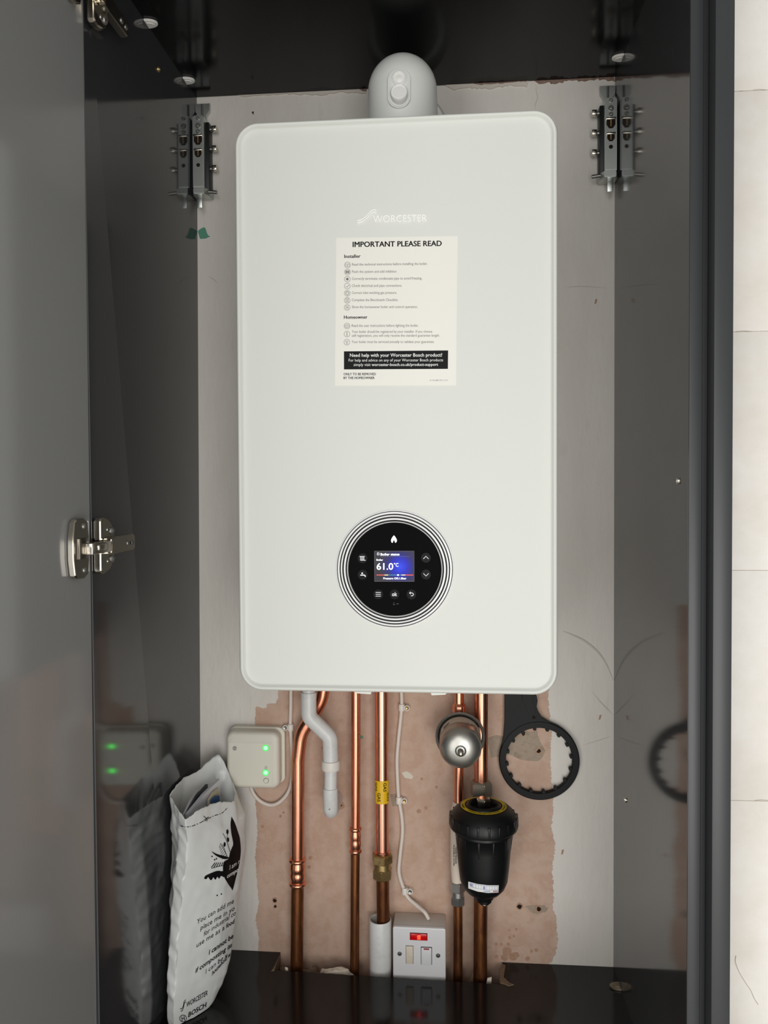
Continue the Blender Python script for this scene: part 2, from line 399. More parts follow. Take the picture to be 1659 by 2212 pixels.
for cx, cy, r in ((1072, 2039, 4), (1082.5, 2039, 4), (1098, 2039, 5), (1100, 2009, 3), (1101, 2025, 4), (1110, 2022, 3), (1158, 2052, 5), (1140, 2070, 6), (1094, 2055, 12), (1108, 2066, 11), (1090, 2068, 9), (1072, 2066, 5), (1115, 2062, 8), (1148, 2054, 4), (1115, 2007, 3), (606, 1763, 4), (613, 1755, 3), (567, 1785, 4), (668, 1873, 4), (671, 1853, 5), (905, 1752, 6), (920, 1745, 5), (943, 1700, 4), (911, 1682, 4), (697, 1615, 4), (781, 1592, 4.5)):
    q = patch('stain', jag(circ(cx, cy, r * 0.8, 16) + [(cx + r * 0.8, cy)], 99, r * 0.13), 'stain' if (cx, cy) != (781, 1592) else 'green', wall, 0.0008 + random.random() * 0.0004)
# crack-like ridges and trowel arcs in the painted part
for pts, r in (([(1216, 1363), (1238, 1372), (1262, 1384), (1288, 1405), (1308, 1432), (1325, 1470)], 0.0022),
               ([(1276, 1490), (1296, 1515), (1312, 1532), (1326, 1545)], 0.0014),
               ([(1256, 1610), (1290, 1600), (1326, 1588)], 0.0011), ([(1210, 1622 - 1000), (1260, 619), (1326, 624)], 0.0010),
               ([(1160, 178), (1158, 195), (1161, 212), (1156, 228), (1158, 246)], 0.0011),
               ([(446, 595), (462, 604), (472, 614)], 0.0011)):
    Q = [P(x, y, 0.0006) for x, y in curve_px(pts, 6)]
    tube('plaster_ridge', Q, [r * (0.35 + 0.65 * math.sin(math.pi * (i + 0.5) / len(Q))) for i in range(len(Q))], 'ridge', wall, 8)
patch('broken_edge', jag([(1150, 173), (1200, 168), (1240, 165), (1328, 160), (1328, 176), (1290, 172), (1262, 176), (1230, 174), (1200, 182), (1180, 178), (1160, 184)], 5, 2.0), 'brick', wall, 0.0016)
patch('broken_edge', jag([(960, 184), (1040, 178), (1140, 174), (1138, 188), (1100, 186), (1060, 193), (1010, 190), (975, 198)], 5, 2.0), 'ridge', wall, 0.0022)
patch('broken_edge', jag([(500, 203), (640, 197), (790, 192), (792, 203), (740, 200), (700, 206), (600, 204), (520, 210)], 6, 1.6), 'ridge', wall, 0.0022)
patch('broken_edge', jag([(1010, 180), (1060, 177), (1140, 172), (1140, 177), (1080, 182), (1030, 185)], 5, 1.2), 'brick', wall, 0.0026)
patch('broken_edge', jag([(772, 191), (792, 190), (792, 199), (780, 197)], 5, 1.2), 'brick', wall, 0.0026)
patch('stain', jag([(544, 243), (548, 241), (548, 248), (545, 250)], 9, 0.5), 'hole', wall, 0.0009)
patch('stain', jag([(427, 500), (440, 490), (447, 502), (455, 512), (440, 516), (427, 517)], 5, 1.5), 'green', wall, 0.0009)
for cx, cy in ((1287, 652), (1296, 1550), (1215, 1841)):
    patch('stain', [(cx - 3, cy + 5), (cx - 1, cy - 5), (cx + 3, cy - 6), (cx + 1, cy + 3)], 'stain', wall, 0.0009)

# ------------------------------------------------------------------ tiled wall beside the cabinet
YT = -0.307
tw = box('wall_right', 0.372, 1.6, YT + 0.0016, 0.0, FZ, 2.3, 'grout'); tag(tw, kind='structure')
zs = [1.2556 + 0.2872 * 3, 1.2556 + 0.2872 * 2, 1.2556 + 0.2872, 1.2556, 0.9683, 0.6794, 0.3969, 0.1075, -0.18, -0.4675, FZ + 0.002]
for i in range(len(zs) - 1):
    for j in range(2):
        x0 = 0.3735 if j == 0 else 0.9755
        dy = random.uniform(-0.0006, 0.0006)
        box('tile', x0, x0 + 0.6005, YT + dy, YT + 0.0030, zs[i + 1] + 0.0003, zs[i] - 0.0003, 'tile', tw, 0.0006)
# a crack-like vein and small chips along the joints
Q = [P(x, y, YT - 0.0003) for x, y in curve_px([(1590, 2065), (1589, 2078), (1597, 2100), (1612, 2125), (1622, 2140), (1630, 2158), (1638, 2170)], 5)]
tube('vein', Q, 0.0005, 'ridge', tw, 6)
for x0, x1, y in ((1627, 1655, 194), (1600, 1606, 197), (1630, 1659, 1729), (1590, 1625, 716)):
    p = P(x0, y, YT); q = P(x1, y, YT)
    tube('joint_gap', [p, (p + q) / 2 + Vector((0, 0, 0.0006)), q], 0.0005, 'ridge', tw, 6)

# ------------------------------------------------------------------ cabinet
cab = thing('boiler_cabinet', 'anthracite gloss boiler cabinet with open left door', 'cabinet'); cab.location = (0, YF, FZ)
bpy.context.view_layer.update()
def cabp(o):
    o.parent = cab; o.matrix_parent_inverse = Matrix.Translation((0, -YF, -FZ)); return o
# left side panel, skewed slab
def slab(name, f, y0, y1, z0, z1, th, m):
    V = []
    for y in (y0, y1):
        for z in (z0, z1):
            V += [Vector((f(y, z), y, z)), Vector((f(y, z) - th, y, z))]
    F = [(0, 2, 6, 4), (1, 5, 7, 3), (0, 1, 3, 2), (4, 6, 7, 5), (0, 4, 5, 1), (2, 3, 7, 6)]
    return cabp(mesh(name, V, F, m))
slab('side_panel', XL, 0.0, YF, FZ + 0.001, H + 0.018, 0.018, 'panel')
# strip along the left panel's front edge, beside the door
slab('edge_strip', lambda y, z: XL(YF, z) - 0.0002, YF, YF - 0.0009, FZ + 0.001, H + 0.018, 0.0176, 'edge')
cabp(box('side_panel', XR, XR + 0.0185, YF, 0.0, FZ + 0.001, H + 0.018, 'panel'))
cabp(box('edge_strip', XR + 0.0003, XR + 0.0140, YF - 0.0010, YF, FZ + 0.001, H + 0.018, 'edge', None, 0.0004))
cabp(box('gap_shade_strip', XR + 0.0143, XR + 0.0196, YF - 0.0006, YF + 0.004, FZ + 0.001, H + 0.018, 'gap_shade'))  # black strip stands for the shade in the gap beside the end panel
cabp(box('end_panel', XR + 0.0202, XR + 0.0400, YF - 0.0215, YT + 0.0, FZ + 0.001, H + 0.30, 'edge', None, 0.0006))
cabp(box('top_panel', -0.372, XR, YF, -0.0015, H, H + 0.018, 'panel_top'))
# base panel with the rough service notch at the back
def bz(px, py): p = PZ(px, py, 0.0); return (p.x, p.y)
nl0 = bz(604, 2062); nl1 = bz(594, 2096); nr1 = bz(1110, 2128); nr0 = bz(1085, 2082)
nl0 = (nl0[0], -0.0005); nr0 = (nr0[0], -0.0005)
front_edge = []
for k in range(1, 40):
    t = k / 40; front_edge.append((nl1[0] + (nr1[0] - 0.016 - nl1[0]) * t, nl1[1] + (nr1[1] - nl1[1]) * t + random.uniform(-0.0009, 0.0009)))
outl = [(-0.358, -0.0005), nl0, nl1] + front_edge + [nr1, (nr0[0] + 0.002, nr1[1] + 0.006), (nr0[0] + 0.001, nr0[1] - 0.02), nr0, (XR, -0.0005), (XR, YF), (-0.358, YF)]
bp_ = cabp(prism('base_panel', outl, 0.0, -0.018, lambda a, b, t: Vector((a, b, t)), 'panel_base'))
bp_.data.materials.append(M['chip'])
for pl in bp_.data.polygons:
    c = pl.center
    if abs(pl.normal.z) < 0.3 and nl1[0] - 0.01 < c.x < nr1[0] + 0.01 and c.y > -0.12: pl.material_index = 1
cabp(box('lower_light_block', -0.37, XR + 0.0, YF + 0.0, YF + 0.018, FZ + 0.001, -0.0185, 'panel'))  # unseen panel added to stop light leaking up through the notch
cabp(box('service_floor', -0.358, XR, -0.20, -0.0015, -0.045, -0.038, 'rubble'))
# raw split chipboard at the notch corners
for pts in ([(1085, 2084), (1092, 2086), (1088, 2112), (1100, 2124), (1110, 2128), (1098, 2131), (1080, 2122), (1078, 2100)], [(604, 2064), (598, 2080), (593, 2097), (586, 2099), (592, 2090)]):
    cabp(prism('split_edge', [bz(*q) for q in pts], 0.0012, -0.006, lambda a, b, t: Vector((a, b, t)), 'chip'))
# open door: hinged on the left panel's front edge
DX0, DA = -0.3545, math.radians(1.2)
dth = 0.02; dw = 0.62
def dpt(s, o, z):   # s along door from hinge, o outward (+X side), z
    d = Vector((-math.sin(DA), -math.cos(DA), 0)); n = Vector((math.cos(DA), -math.sin(DA), 0))
    return Vector((DX0, YF - 0.0018, 0)) + d * s + n * o + Vector((0, 0, z))
bm = bmesh.new(); vs = [bm.verts.new(dpt(s, o, z)) for s in (0, dw) for o in (0, -dth) for z in (-0.001, H + 0.016)]
for q in ((0, 1, 5, 4), (2, 6, 7, 3), (0, 2, 3, 1), (4, 5, 7, 6), (0, 4, 6, 2), (1, 3, 7, 5)): bm.faces.new([vs[i] for i in q])
bmesh.ops.recalc_face_normals(bm, faces=bm.faces)
bmesh.ops.bevel(bm, geom=list(bm.edges), offset=0.0006, segments=2, affect='EDGES')
door = cabp(fromb('door', bm, 'door'))
door['label'] = 'open anthracite gloss door'

# hinges: cup plate on the door, arm and winged mounting plate on the side panel
def hinge(zc, n):
    h = bpy.data.objects.new('hinge', None); col.objects.link(h); cabp(h); h.location = (0, 0, 0); h.empty_display_size = 0.02
    x = -0.3535
    def A(o): o.parent = h; return o
    pl = [(a, b) for a, b in ((-0.452, -0.030), (-0.447, -0.0335), (-0.430, -0.0345), (-0.421, -0.030), (-0.419, -0.012), (-0.419, 0.012), (-0.421, 0.030), (-0.430, 0.0345), (-0.447, 0.0335), (-0.452, 0.030), (-0.4555, 0.012), (-0.4555, -0.012))]
    A(prism('cup_plate', pl, x + 0.0005, x + 0.0075, lambda a, b, t: Vector((t - (-0.398 - a) * 0.028, a, zc + b)), 'nickel', None, 0.0012, 30))
    for s in (-1, 1):
        A(lathe('screw', [(0, 0.0025), (0.0022, 0.0022), (0.0036, 0.0008), (0.0038, 0)], (x + 0.0065, -0.431, zc + s * 0.025), (1, 0, 0), 'steel', None, 14))
    A(box('hinge_cup', x - 0.004, x + 0.009, -0.447, -0.424, zc - 0.012, zc + 0.012, 'nickel_dark', None, 0.001))
    # link that folds out of the cup
    bm = bmesh.new(); bm_box(bm, x + 0.006, x + 0.019, -0.437, -0.386, zc - 0.0072, zc + 0.0062, 0.0012)
    A(fromb('hinge_link', bm, 'nickel', None, 40))
    bm = bmesh.new(); bm_box(bm, x + 0.015, x + 0.021, -0.424, -0.402, zc - 0.0035, zc + 0.0035, 0.002)
    A(fromb('hinge_boss', bm, 'nickel', None, 40))
    # long arm
    arm = [(-0.386, -0.0095), (-0.386, 0.0085), (-0.372, 0.0105), (-0.318, 0.0105), (-0.316, 0.008), (-0.316, -0.007), (-0.318, -0.009), (-0.372, -0.0105)]
    A(prism('hinge_arm', arm, x + 0.0085, x + 0.019, lambda a, b, t: Vector((t, a, zc + b)), 'nickel', None, 0.0012, 30))
    for yy in (-0.338, -0.325):
        A(lathe('screw', [(0, 0.002), (0.0016, 0.002), (0.0034, 0.001), (0.0036, 0)], (x + 0.019, yy, zc), (1, 0, 0), 'steel', None, 12))
    A(lathe('slot', [(0, 0.0006), (0.0018, 0.0006), (0.002, 0)], (x + 0.019, -0.331, zc), (1, 0, 0), 'hole', None, 10))
    # wings of the mounting plate
    for s in (-1, 1):
        wl = [(-0.396, 0.007), (-0.396, 0.030), (-0.393, 0.0335), (-0.384, 0.0335), (-0.370, 0.030), (-0.362, 0.022), (-0.358, 0.013), (-0.352, 0.007)]
        A(prism('mounting_plate', wl, x + 0.0008, x + 0.0105, lambda a, b, t: Vector((t, a, zc + s * b)), 'nickel', None, 0.002, 40))
        A(lathe('screw', [(0, 0.0035), (0.002, 0.0034), (0.0042, 0.0018), (0.0046, 0)], (x + 0.0105, -0.368, zc + s * 0.017), (1, 0, 0), 'steel', None, 14))
        A(lathe('screw', [(0, 0.0012), (0.0025, 0.0012), (0.003, 0)], (x + 0.0105, -0.378, zc + s * 0.019), (1, 0, 0), 'steel', None, 12))
    return h
hz = PX(215, 1180, -0.345).z
hinge(hz, 0)
hinge(P(186, 50, -0.392).z + 0.0335, 1)

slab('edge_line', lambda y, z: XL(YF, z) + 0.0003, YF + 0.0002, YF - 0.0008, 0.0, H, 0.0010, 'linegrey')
# oval covers of the cabinet connectors, half ovals tight against the side panels
def half_oval(c, side, m, up):
    L, W, T = 0.0098, 0.0165, 0.0035
    e = bpy.data.objects.new('connector_cover', None); col.objects.link(e); cabp(e)
    pts = [(side * W * math.sin(math.pi * k / 14), -L * math.cos(math.pi * k / 14)) for k in range(15)]
    def A(o): o.parent = e; return o
    mp = lambda a, b, t: Vector((c.x + a, c.y + b, c.z - up * t))
    A(prism('rim', pts, 0.0, T, mp, m, None, 0.0008, 40))
    pts2 = [(side * (0.002 + W * 0.62 * math.sin(math.pi * k / 12)), -L * 0.6 * math.cos(math.pi * k / 12)) for k in range(13)]
    A(prism('insert', pts2, 0.0, T + 0.0010, mp, m, None, 0.0008, 40))
for px, py, side, m, up in ((320, 48, 1, 'cap_white', 1), (399, 172, 1, 'cap_white', 1), (1344, 122, -1, 'cap_white', 1), (1341, 2133, -1, 'cap_metal', -1)):
    c = PZ(px, py, H if up > 0 else 0.0)
    c.x = XL(c.y, c.z) + 0.0002 if side > 0 else XR - 0.0002
    half_oval(c, side, m, up)
# shelf-pin sockets
for px, py, side in ((1466, 1039, -1), (1352, 1728, -1), (340, 150, 1)):
    X = XR if side < 0 else -0.3535
    c = PX(px, py, X); c.x = XR if side < 0 else XL(c.y, c.z)
    cabp(lathe('shelf_pin_socket', [(0, 0.0005), (0.0016, 0.0005), (0.002, 0.002), (0.0034, 0.002), (0.0038, 0)], c, (side, 0, 0), 'brass' if side > 0 else 'nickel', None, 14))

# wall hangers in the two upper corners
def hanger(x0, s, z0, z1):
    """x0: side panel face, s: +1 when the panel is on the left"""
    e = bpy.data.objects.new('wall_hanger', None); col.objects.link(e); cabp(e)
    def A(o): o.parent = e; return o
    X = lambda a: x0 + s * a
    zt, zb = z1, z0; hgt = zt - zb
    A(box('housing', X(0.0005), X(0.0275), -0.002, -0.021, zb - 0.002, zt - 0.003, 'black_steel', None, 0.0015))
    ch = [(0.0025, zb), (0.0215, zb), (0.0215, zt + 0.002), (0.0185, zt + 0.004), (0.0055, zt + 0.004), (0.0025, zt + 0.002)]
    A(prism('channel', ch, -0.006, -0.031, lambda a, b, t: Vector((X(a), t, b)), 'zinc', None, 0.0016, 40))
    hk = [(0.0050, zt), (0.0190, zt), (0.0190, zt + 0.014), (0.0245, zt + 0.021), (0.0250, zt + 0.0335), (0.0005, zt + 0.0335), (0.0008, zt + 0.021), (0.0050, zt + 0.014)]
    A(prism('hook_plate', hk, -0.003, -0.008, lambda a, b, t: Vector((X(a), t, b)), 'zinc', None, 0.0006, 40))
    A(tube('hook_rib', [Vector((X(0.0125), -0.0085, zt + 0.012)), Vector((X(0.0125), -0.0085, zt + 0.032))], 0.0018, 'steel', None, 10))
    yf = -0.031
    for zz, r in ((zt - 0.001, 0.0032), (zt - 0.013, 0.0046), (zt - 0.0225, 0.0036)):
        A(lathe('screw', [(0, 0.0012), (r * 0.4, 0.0008), (r * 0.5, 0.0018), (r * 0.9, 0.0018), (r, 0)], (X(0.012), yf, zz), (0, -1, 0), 'steel', None, 16))
    for zz, wdt, hh in ((zt - 0.030, 0.0135, 0.014), (zt - 0.053, 0.0115, 0.011)):
        sl = [(-wdt / 2, 0), (wdt / 2, 0), (wdt / 2, -hh * 0.6), (wdt * 0.22, -hh), (-wdt * 0.22, -hh), (-wdt / 2, -hh * 0.6)]
        A(prism('slot', [(X(0.012) + a, zz + b) for a, b in sl], yf + 0.001, yf - 0.0004, XYZ, 'hole'))
        A(box('lip', X(0.012) - wdt / 2 - 0.001, X(0.012) + wdt / 2 + 0.001, yf + 0.001, yf - 0.0025, zz - 0.001, zz + 0.0025, 'nickel', None, 0.0008))
        A(box('tongue', X(0.0115), X(0.0130), yf, yf - 0.0010, zz - hh * 0.8, zz, 'brass'))
    A(lathe('slot', [(0, 0.0005), (0.0028, 0.0005), (0.0032, 0)], (X(0.012), yf, zb + 0.036), (0, -1, 0), 'hole', None, 14))
    for q in range(3):
        zz = zt - 0.013 - q * (hgt * 0.285)
        A(cyl('cam_pin', (X(0.0270), -0.015, zz), (X(0.0312), -0.015, zz), 0.0034, 'steel', None, 14, 0.0005))
        A(box('pin_head', X(0.0310), X(0.0390), -0.020, -0.010, zz - 0.0035, zz + 0.0045, 'nickel', None, 0.001))
    # bottom flange with adjusting bolt and hanging tab
    fl_ = [(0.0005, -0.002), (0.0285, -0.002), (0.0285, -0.020), (0.0225, -0.033), (0.004, -0.033), (0.0005, -0.024)]
    A(prism('flange', fl_, zb - 0.011, zb - 0.001, lambda a, b, t: Vector((X(a), b, t)), 'zinc', None, 0.0012, 40))
    A(tube('bolt', [Vector((X(0.0265), -0.022, zb - 0.0045)), Vector((X(0.0400), -0.022, zb - 0.0060))], 0.0030, 'steel', None, 12))
    A(box('tab', X(0.0075), X(0.0165), -0.0245, -0.0265, zb - 0.0285 - 0.003, zb - 0.010, 'zinc', None, 0.0006))
zl = P(442, 404, -0.031).z; zl1 = P(442, 253, -0.031).z
hanger(XL(0, 1.3), 1, zl, zl1)
zr = P(1304, 368, -0.031).z; zr1 = P(1304, 216, -0.031).z
hanger(XR, -1, zr, zr1)

# ------------------------------------------------------------------ boiler
YB = -0.310
BW = 0.2028; BZ0 = 0.8838 - 0.362; BZ1 = 0.8838 + 0.362
boiler = thing('combi_boiler', 'white wall-hung boiler with round black control dial and paper notice', 'boiler'); boiler.location = (0, 0, 0)
def RL(inset, Y, r): return [Vector((a, Y, b)) for a, b in rrect(-BW + inset, BW - inset, BZ0 + inset, BZ1 - inset, max(r - inset, 0.004), 10)]
R0 = 0.0305
loft('casing', [RL(0.003, -0.003, R0), RL(0.003, -0.225, R0)], 'white', boiler)
loft('front_panel', [RL(0.0, -0.226, R0), RL(0.0, -0.2995, R0), RL(0.0004, -0.3030, R0), RL(0.0014, -0.3060, R0), RL(0.0028, -0.3080, R0), RL(0.0045, -0.3088, R0), RL(0.0058, -0.3082, R0), RL(0.0072, -0.3058, R0), RL(0.0086, -0.3043, R0), RL(0.0098, -0.3039, R0), RL(0.016, -0.3038, R0)], 'white', boiler, smooth=60)
YP = -0.3038       # flat of the front panel
for x0, x1 in ((762, 804), (929, 970)):
    a = P(x0, 1500, -0.300); b = P(x1, 1500, -0.300)
    pr = [(a.x, BZ0 + 0.002), (a.x + 0.004, BZ0 - 0.0025), (b.x - 0.002, BZ0 - 0.0035), (b.x, BZ0 + 0.002)] if x0 < 850 else [(a.x, BZ0 + 0.002), (a.x + 0.002, BZ0 - 0.0035), (b.x - 0.005, BZ0 - 0.0025), (b.x, BZ0 + 0.002)]
    prism('catch', pr, -0.300, -0.288, XYZ, 'white', boiler, 0.0006, 40)
# raised logo
lg = decal('logo_lettering', text_px('WORCESTER', (805.5, 481.5), (923, 479.3), 15.2, 0.014, res=4), on_plane(YP), 'white2', boiler, 0.0015)
for off in (0, 1):
    pts = curve_px([(771.5, 478.5 + 4.3 * off), (776, 476.5 + 5 * off), (784, 474 + 5 * off), (793, 466.5 + 5 * off), (801, 457.5 + 5.4 * off), (808, 454 + 5.4 * off), (814, 455.5 + 5 * off)], 6)
    decal('logo_swoosh', stroke_px(pts, 2.6), on_plane(YP), 'white2', boiler, 0.0015)
# paper notice
ys = YP - 0.0004
sticker = prism('notice_sticker', [(P(x, y, YP).x, P(x, y, YP).z) for x, y in ((726.5, 514), (988.5, 510), (985, 833), (723.5, 833.5))], YP + 0.0002, ys, XYZ, 'paper', boiler)
sticker['label'] = 'white paper notice with printed instructions'
yt = ys - 0.00022
def T(s, pl, pr, cap, m='ink', bold=0.0, Y=None, parent=None, name='print_line', up=None, res=2):
    return decal(name, text_px(s, pl, pr, cap, bold, up, res), on_plane(Y if Y is not None else yt), m, parent or sticker)
T('IMPORTANT PLEASE READ', (761.7, 533.6), (954.3, 531.2), 11.2, bold=-0.026, res=3)
T('Installer', (743.8, 557.1), (779, 556.6), 6.9, bold=-0.024)
for s, x0, y0, x1, y1 in (('Read the technical instructions before installing the boiler.', 760.5, 573.8, 923.6, 572.0),
        ('Flush the system and add inhibitor.', 760.4, 589.4, 857.8, 588.7), ('Correctly terminate condensate pipe to avoid freezing.', 760.2, 604.5, 911.7, 603.5),
        ('Check electrical and pipe connections.', 760, 619.7, 868.5, 619.2), ('Correct inlet working gas pressure.', 760, 635, 857.2, 634.6),
        ('Complete the Benchmark Checklist.', 760, 650.5, 860, 650.2), ('Show the homeowner boiler and control operation.', 760, 665.6, 902.2, 665.2),
        ('Read the user instructions before lighting the boiler.', 759.7, 706, 904.1, 705.6), ('Your boiler should be registered by your installer. If you choose', 760, 719, 933.8, 718.6),
        ('self registration, you will only receive the standard guarantee length.', 760, 727.5, 949.7, 727.1), ('Your boiler must be serviced annually to validate your guarantee.', 759.5, 741, 938, 740.7)):
    T(s, (x0, y0), (x1, y1), 5.4, 'greyink', 0.0)
T('Homeowner', (742.9, 688.6), (793.7, 688.2), 6.9, bold=-0.024)
decal('black_panel', poly_px([(743, 759), (968, 757), (967.5, 796.8), (743, 798)]), on_plane(ys - 0.0002), 'ink', sticker)
yw = ys - 0.0004
T('Need help with your Worcester Bosch product?', (755.7, 770.9), (955.3, 770.2), 7.2, 'wink', 0.014, yw)
T('For help and advice on any of your Worcester Bosch products', (753.1, 781.1), (957.1, 780.5), 6.0, 'wink', 0.0, yw)
T('simply visit', (764, 790.7), (800.5, 790.6), 6.0, 'wink', 0.0, yw)
T('worcester-bosch.co.uk/product-support', (802.7, 790.6), (946.3, 790.2), 6.0, 'wink', 0.012, yw)
T('ONLY TO BE REMOVED', (742.2, 810.7), (812, 810.5), 5.1, bold=-0.02)
T('BY THE HOMEOWNER', (742.2, 818.8), (809.2, 818.7), 5.1, bold=-0.02)
T('8 718 688 373 11/19', (928.8, 822.8), (966.6, 822.7), 2.6, 'greyink')
ic = [(750.6, 572.4), (750.5, 587.5), (750.3, 602.8), (750.2, 618.1), (750.1, 633.5), (750.1, 648.8), (750, 664.1), (749.6, 704.3), (749.5, 721.6), (749.3, 739.1)]
for i, (cx, cy) in enumerate(ic):
    g = [ring_px(cx, cy, 5.9, 6.6, 24)]
    S = lambda pts, wd=0.7: g.append(stroke_px([(cx + a, cy + b) for a, b in pts], wd))
    if i in (0, 7):
        S([(-4, -2), (-4, 2.4), (0, 3.2), (4, 2.4), (4, -2)]); S([(-4, -2), (-1.5, -2.6), (0, -1.6), (1.5, -2.6), (4, -2)]); S([(0, -1.6), (0, 3)])
    elif i == 1:
        for k in range(5): S([(-3.6 + k * 1.8, -3), (-3.6 + k * 1.8, 3)], 1.2)
        S([(-4.6, -2.4), (4.6, -2.4)]); S([(-4.6, 2.4), (4.6, 2.4)])
    elif i == 2:
        for k in range(4):
            a = math.pi * k / 4; S([(-3.9 * math.cos(a), -3.9 * math.sin(a)), (3.9 * math.cos(a), 3.9 * math.sin(a))], 0.8)
        g.append(ring_px(cx, cy, 1.4, 2.2, 12))
    elif i == 3: S([(-3.4, 0.4), (-1, 2.6), (3.6, -2.4)], 1.0)
    elif i == 4: g.append(ring_px(cx, cy - 0.3, 3.0, 4.0, 18)); S([(0, -0.3), (-1.4, -2.4)]); S([(0, 3.6), (0, 5.2)])
    elif i == 5:
        S([(-2.8, -3.8), (2.8, -3.8), (2.8, 3.8), (-2.8, 3.8), (-2.8, -3.8)])
        for k in range(3): S([(-1.6, -2 + 2 * k), (1.6, -2 + 2 * k)])
    elif i == 6: S([(-2.8, -3.6), (2.8, -3.6), (2.8, 3.6), (-2.8, 3.6), (-2.8, -3.6)]); g.append(ring_px(cx, cy, 0.6, 1.5, 10))
    elif i == 8: S([(-1, -4), (1, -4), (1, 3.2), (0, 4.2), (-1, 3.2), (-1, -4)])
    else: S([(-0.8, 4.4), (-0.8, 0.4), (-2.6, -1.6), (-2.4, -3.6)]); S([(0.8, 4.4), (0.8, 0.4), (2.6, -1.6), (2.4, -3.6)]); S([(-1, -2.2), (1, -2.2)])
    decal('icon', merge_px(*g), on_plane(yt), 'greyink', sticker)

# control dial
PXM = (P(900, 1229, YP) - P(800, 1229, YP)).length / 100     # metres per photo unit on the front panel
dc = P(852.6, 1229.3, YP)
dial = bpy.data.objects.new('control_dial', None); col.objects.link(dial); dial.parent = boiler; dial.location = dc
bpy.context.view_layer.update()
def DP(o): o.parent = dial; o.matrix_parent_inverse = Matrix.Translation(-dc); return o
rr = lambda *a: [(r * PXM, h) for r, h in a]
DP(lathe('bezel', rr((128.3, -0.0005), (128.0, 0.0010), (125.5, 0.0019), (119.3, 0.0021), (116.6, 0.0021), (113.4, 0.0022), (110, 0.0022), (106.2, 0.0024), (102.3, 0.0024), (100.2, 0.0010), (99, -0.0005)), dc, (0, -1, 0), 'ringw', None, 96))
for a, b in ((123.4, 124.8), (116.6, 119.2), (110.0, 113.3), (102.6, 106.2)):
    DP(lathe('ring', rr((a, 0.0019), (a, 0.0026), (b, 0.0026), (b, 0.0019)), dc, (0, -1, 0), 'ringb', None, 96, closed=True))
DP(lathe('chrome_ring', rr((100.6, 0.0005), (101.4, 0.0033), (102.4, 0.0036), (103.1, 0.0026), (103.1, 0.0005)), dc, (0, -1, 0), 'ringw', None, 96))
DP(lathe('glass_face', rr((0, 0.0022), (98.5, 0.0022), (100.8, 0.0012), (100.8, -0.0005)), dc, (0, -1, 0), 'glass', None, 96))
yg = dc.y - 0.0022
def D(name, VF, m, dy=0.0003): return DP(decal(name, VF, on_plane(yg - dy), m, None))
for i, (bx_, by_) in enumerate(((783.2, 1206), (783.5, 1241.5), (920, 1205), (920.2, 1241), (817.2, 1283.8), (852.2, 1283.8), (888.6, 1283.8))):
    c = P(bx_, by_, yg)
    DP(lathe('button', rr((0, 0.0004), (10.6, 0.0004), (11.4, 0.0)), c, (0, -1, 0), 'button', None, 28))
by = 0.0007
rad = merge_px(*[stroke_px([(778.8 + k * 2.45, 1201.5), (778.8 + k * 2.45, 1210.5)], 1.1) for k in range(4)], stroke_px([(776.6, 1202), (788, 1202)], 1.2), stroke_px([(778.5, 1210.3), (790, 1210.3)], 1.2))
D('radiator_symbol', rad, 'icon', by)
D('tap_symbol', merge_px(stroke_px(curve_px([(778.4, 1242.5), (784, 1242.2), (788, 1243), (789.4, 1246)], 4), 2.3), poly_px([(780.8, 1236.8), (784, 1236.8), (784, 1239.8), (780.8, 1239.8)])), 'icon', by)
D('up_symbol', stroke_px([(914.6, 1207.2), (920, 1201.6), (925.6, 1207.2)], 1.3), 'icon', by)
D('down_symbol', stroke_px([(914.8, 1238.8), (920.2, 1244.4), (925.8, 1238.8)], 1.3), 'icon', by)
D('menu_symbol', merge_px(*[stroke_px([(811.6, y), (822.6, y)], 1.2) for y in (1279.8, 1283.8, 1287.8)]), 'icon', by)
D('ok_symbol', text_px('ok', (846.8, 1287.6), (857.8, 1287.6), 8.4, 0.015, res=3), 'icon', by)
D('back_symbol', merge_px(stroke_px(curve_px([(885, 1281), (890.5, 1281), (893.2, 1284), (890.5, 1287), (887.4, 1287)], 4), 1.3), stroke_px([(887.2, 1278.4), (884.4, 1281), (887.2, 1283.6)], 1.2)), 'icon', by)
D('service_symbol', merge_px(stroke_px([(849, 1306), (853, 1306)], 1.6), stroke_px([(851, 1300.5), (851, 1306)], 1.0), stroke_px([(856, 1304.5), (861, 1304.5)], 1.6)), 'icon_dim')
fl_px = curve_px([(851, 1156.5), (854.4, 1161), (857, 1166.5), (856, 1171), (853.6, 1172), (852.6, 1168.6), (851, 1166.6), (849.2, 1168.6), (848.2, 1172), (845.8, 1171), (845, 1166.5), (847.6, 1161), (851, 1156.5)], 3)[:-1]
D('flame_symbol', poly_px(fl_px), 'flame')
# colour screen: blue radial picture on a dark grey field
sm = bpy.data.materials.new('screen_picture'); sm.use_nodes = True; nt = sm.node_tree; pb = nt.nodes['Principled BSDF']
pb.inputs['Base Color'].default_value = (0.01, 0.01, 0.012, 1); pb.inputs['Roughness'].default_value = 0.2
geo = nt.nodes.new('ShaderNodeNewGeometry'); vm = nt.nodes.new('ShaderNodeVectorMath'); vm.operation = 'DISTANCE'
sp = P(864, 1224, yg); vm.inputs[1].default_value = sp; nt.links.new(geo.outputs['Position'], vm.inputs[0])
rp = nt.nodes.new('ShaderNodeValToRGB'); mr = nt.nodes.new('ShaderNodeMapRange'); mr.inputs[2].default_value = 0.030
nt.links.new(vm.outputs['Value'], mr.inputs[0]); nt.links.new(mr.outputs[0], rp.inputs[0])
e = rp.color_ramp.elements; e[0].position = 0.0; e[0].color = (*s2l((42, 74, 250)), 1); e[1].position = 0.86; e[1].color = (*s2l((44, 38, 50)), 1)
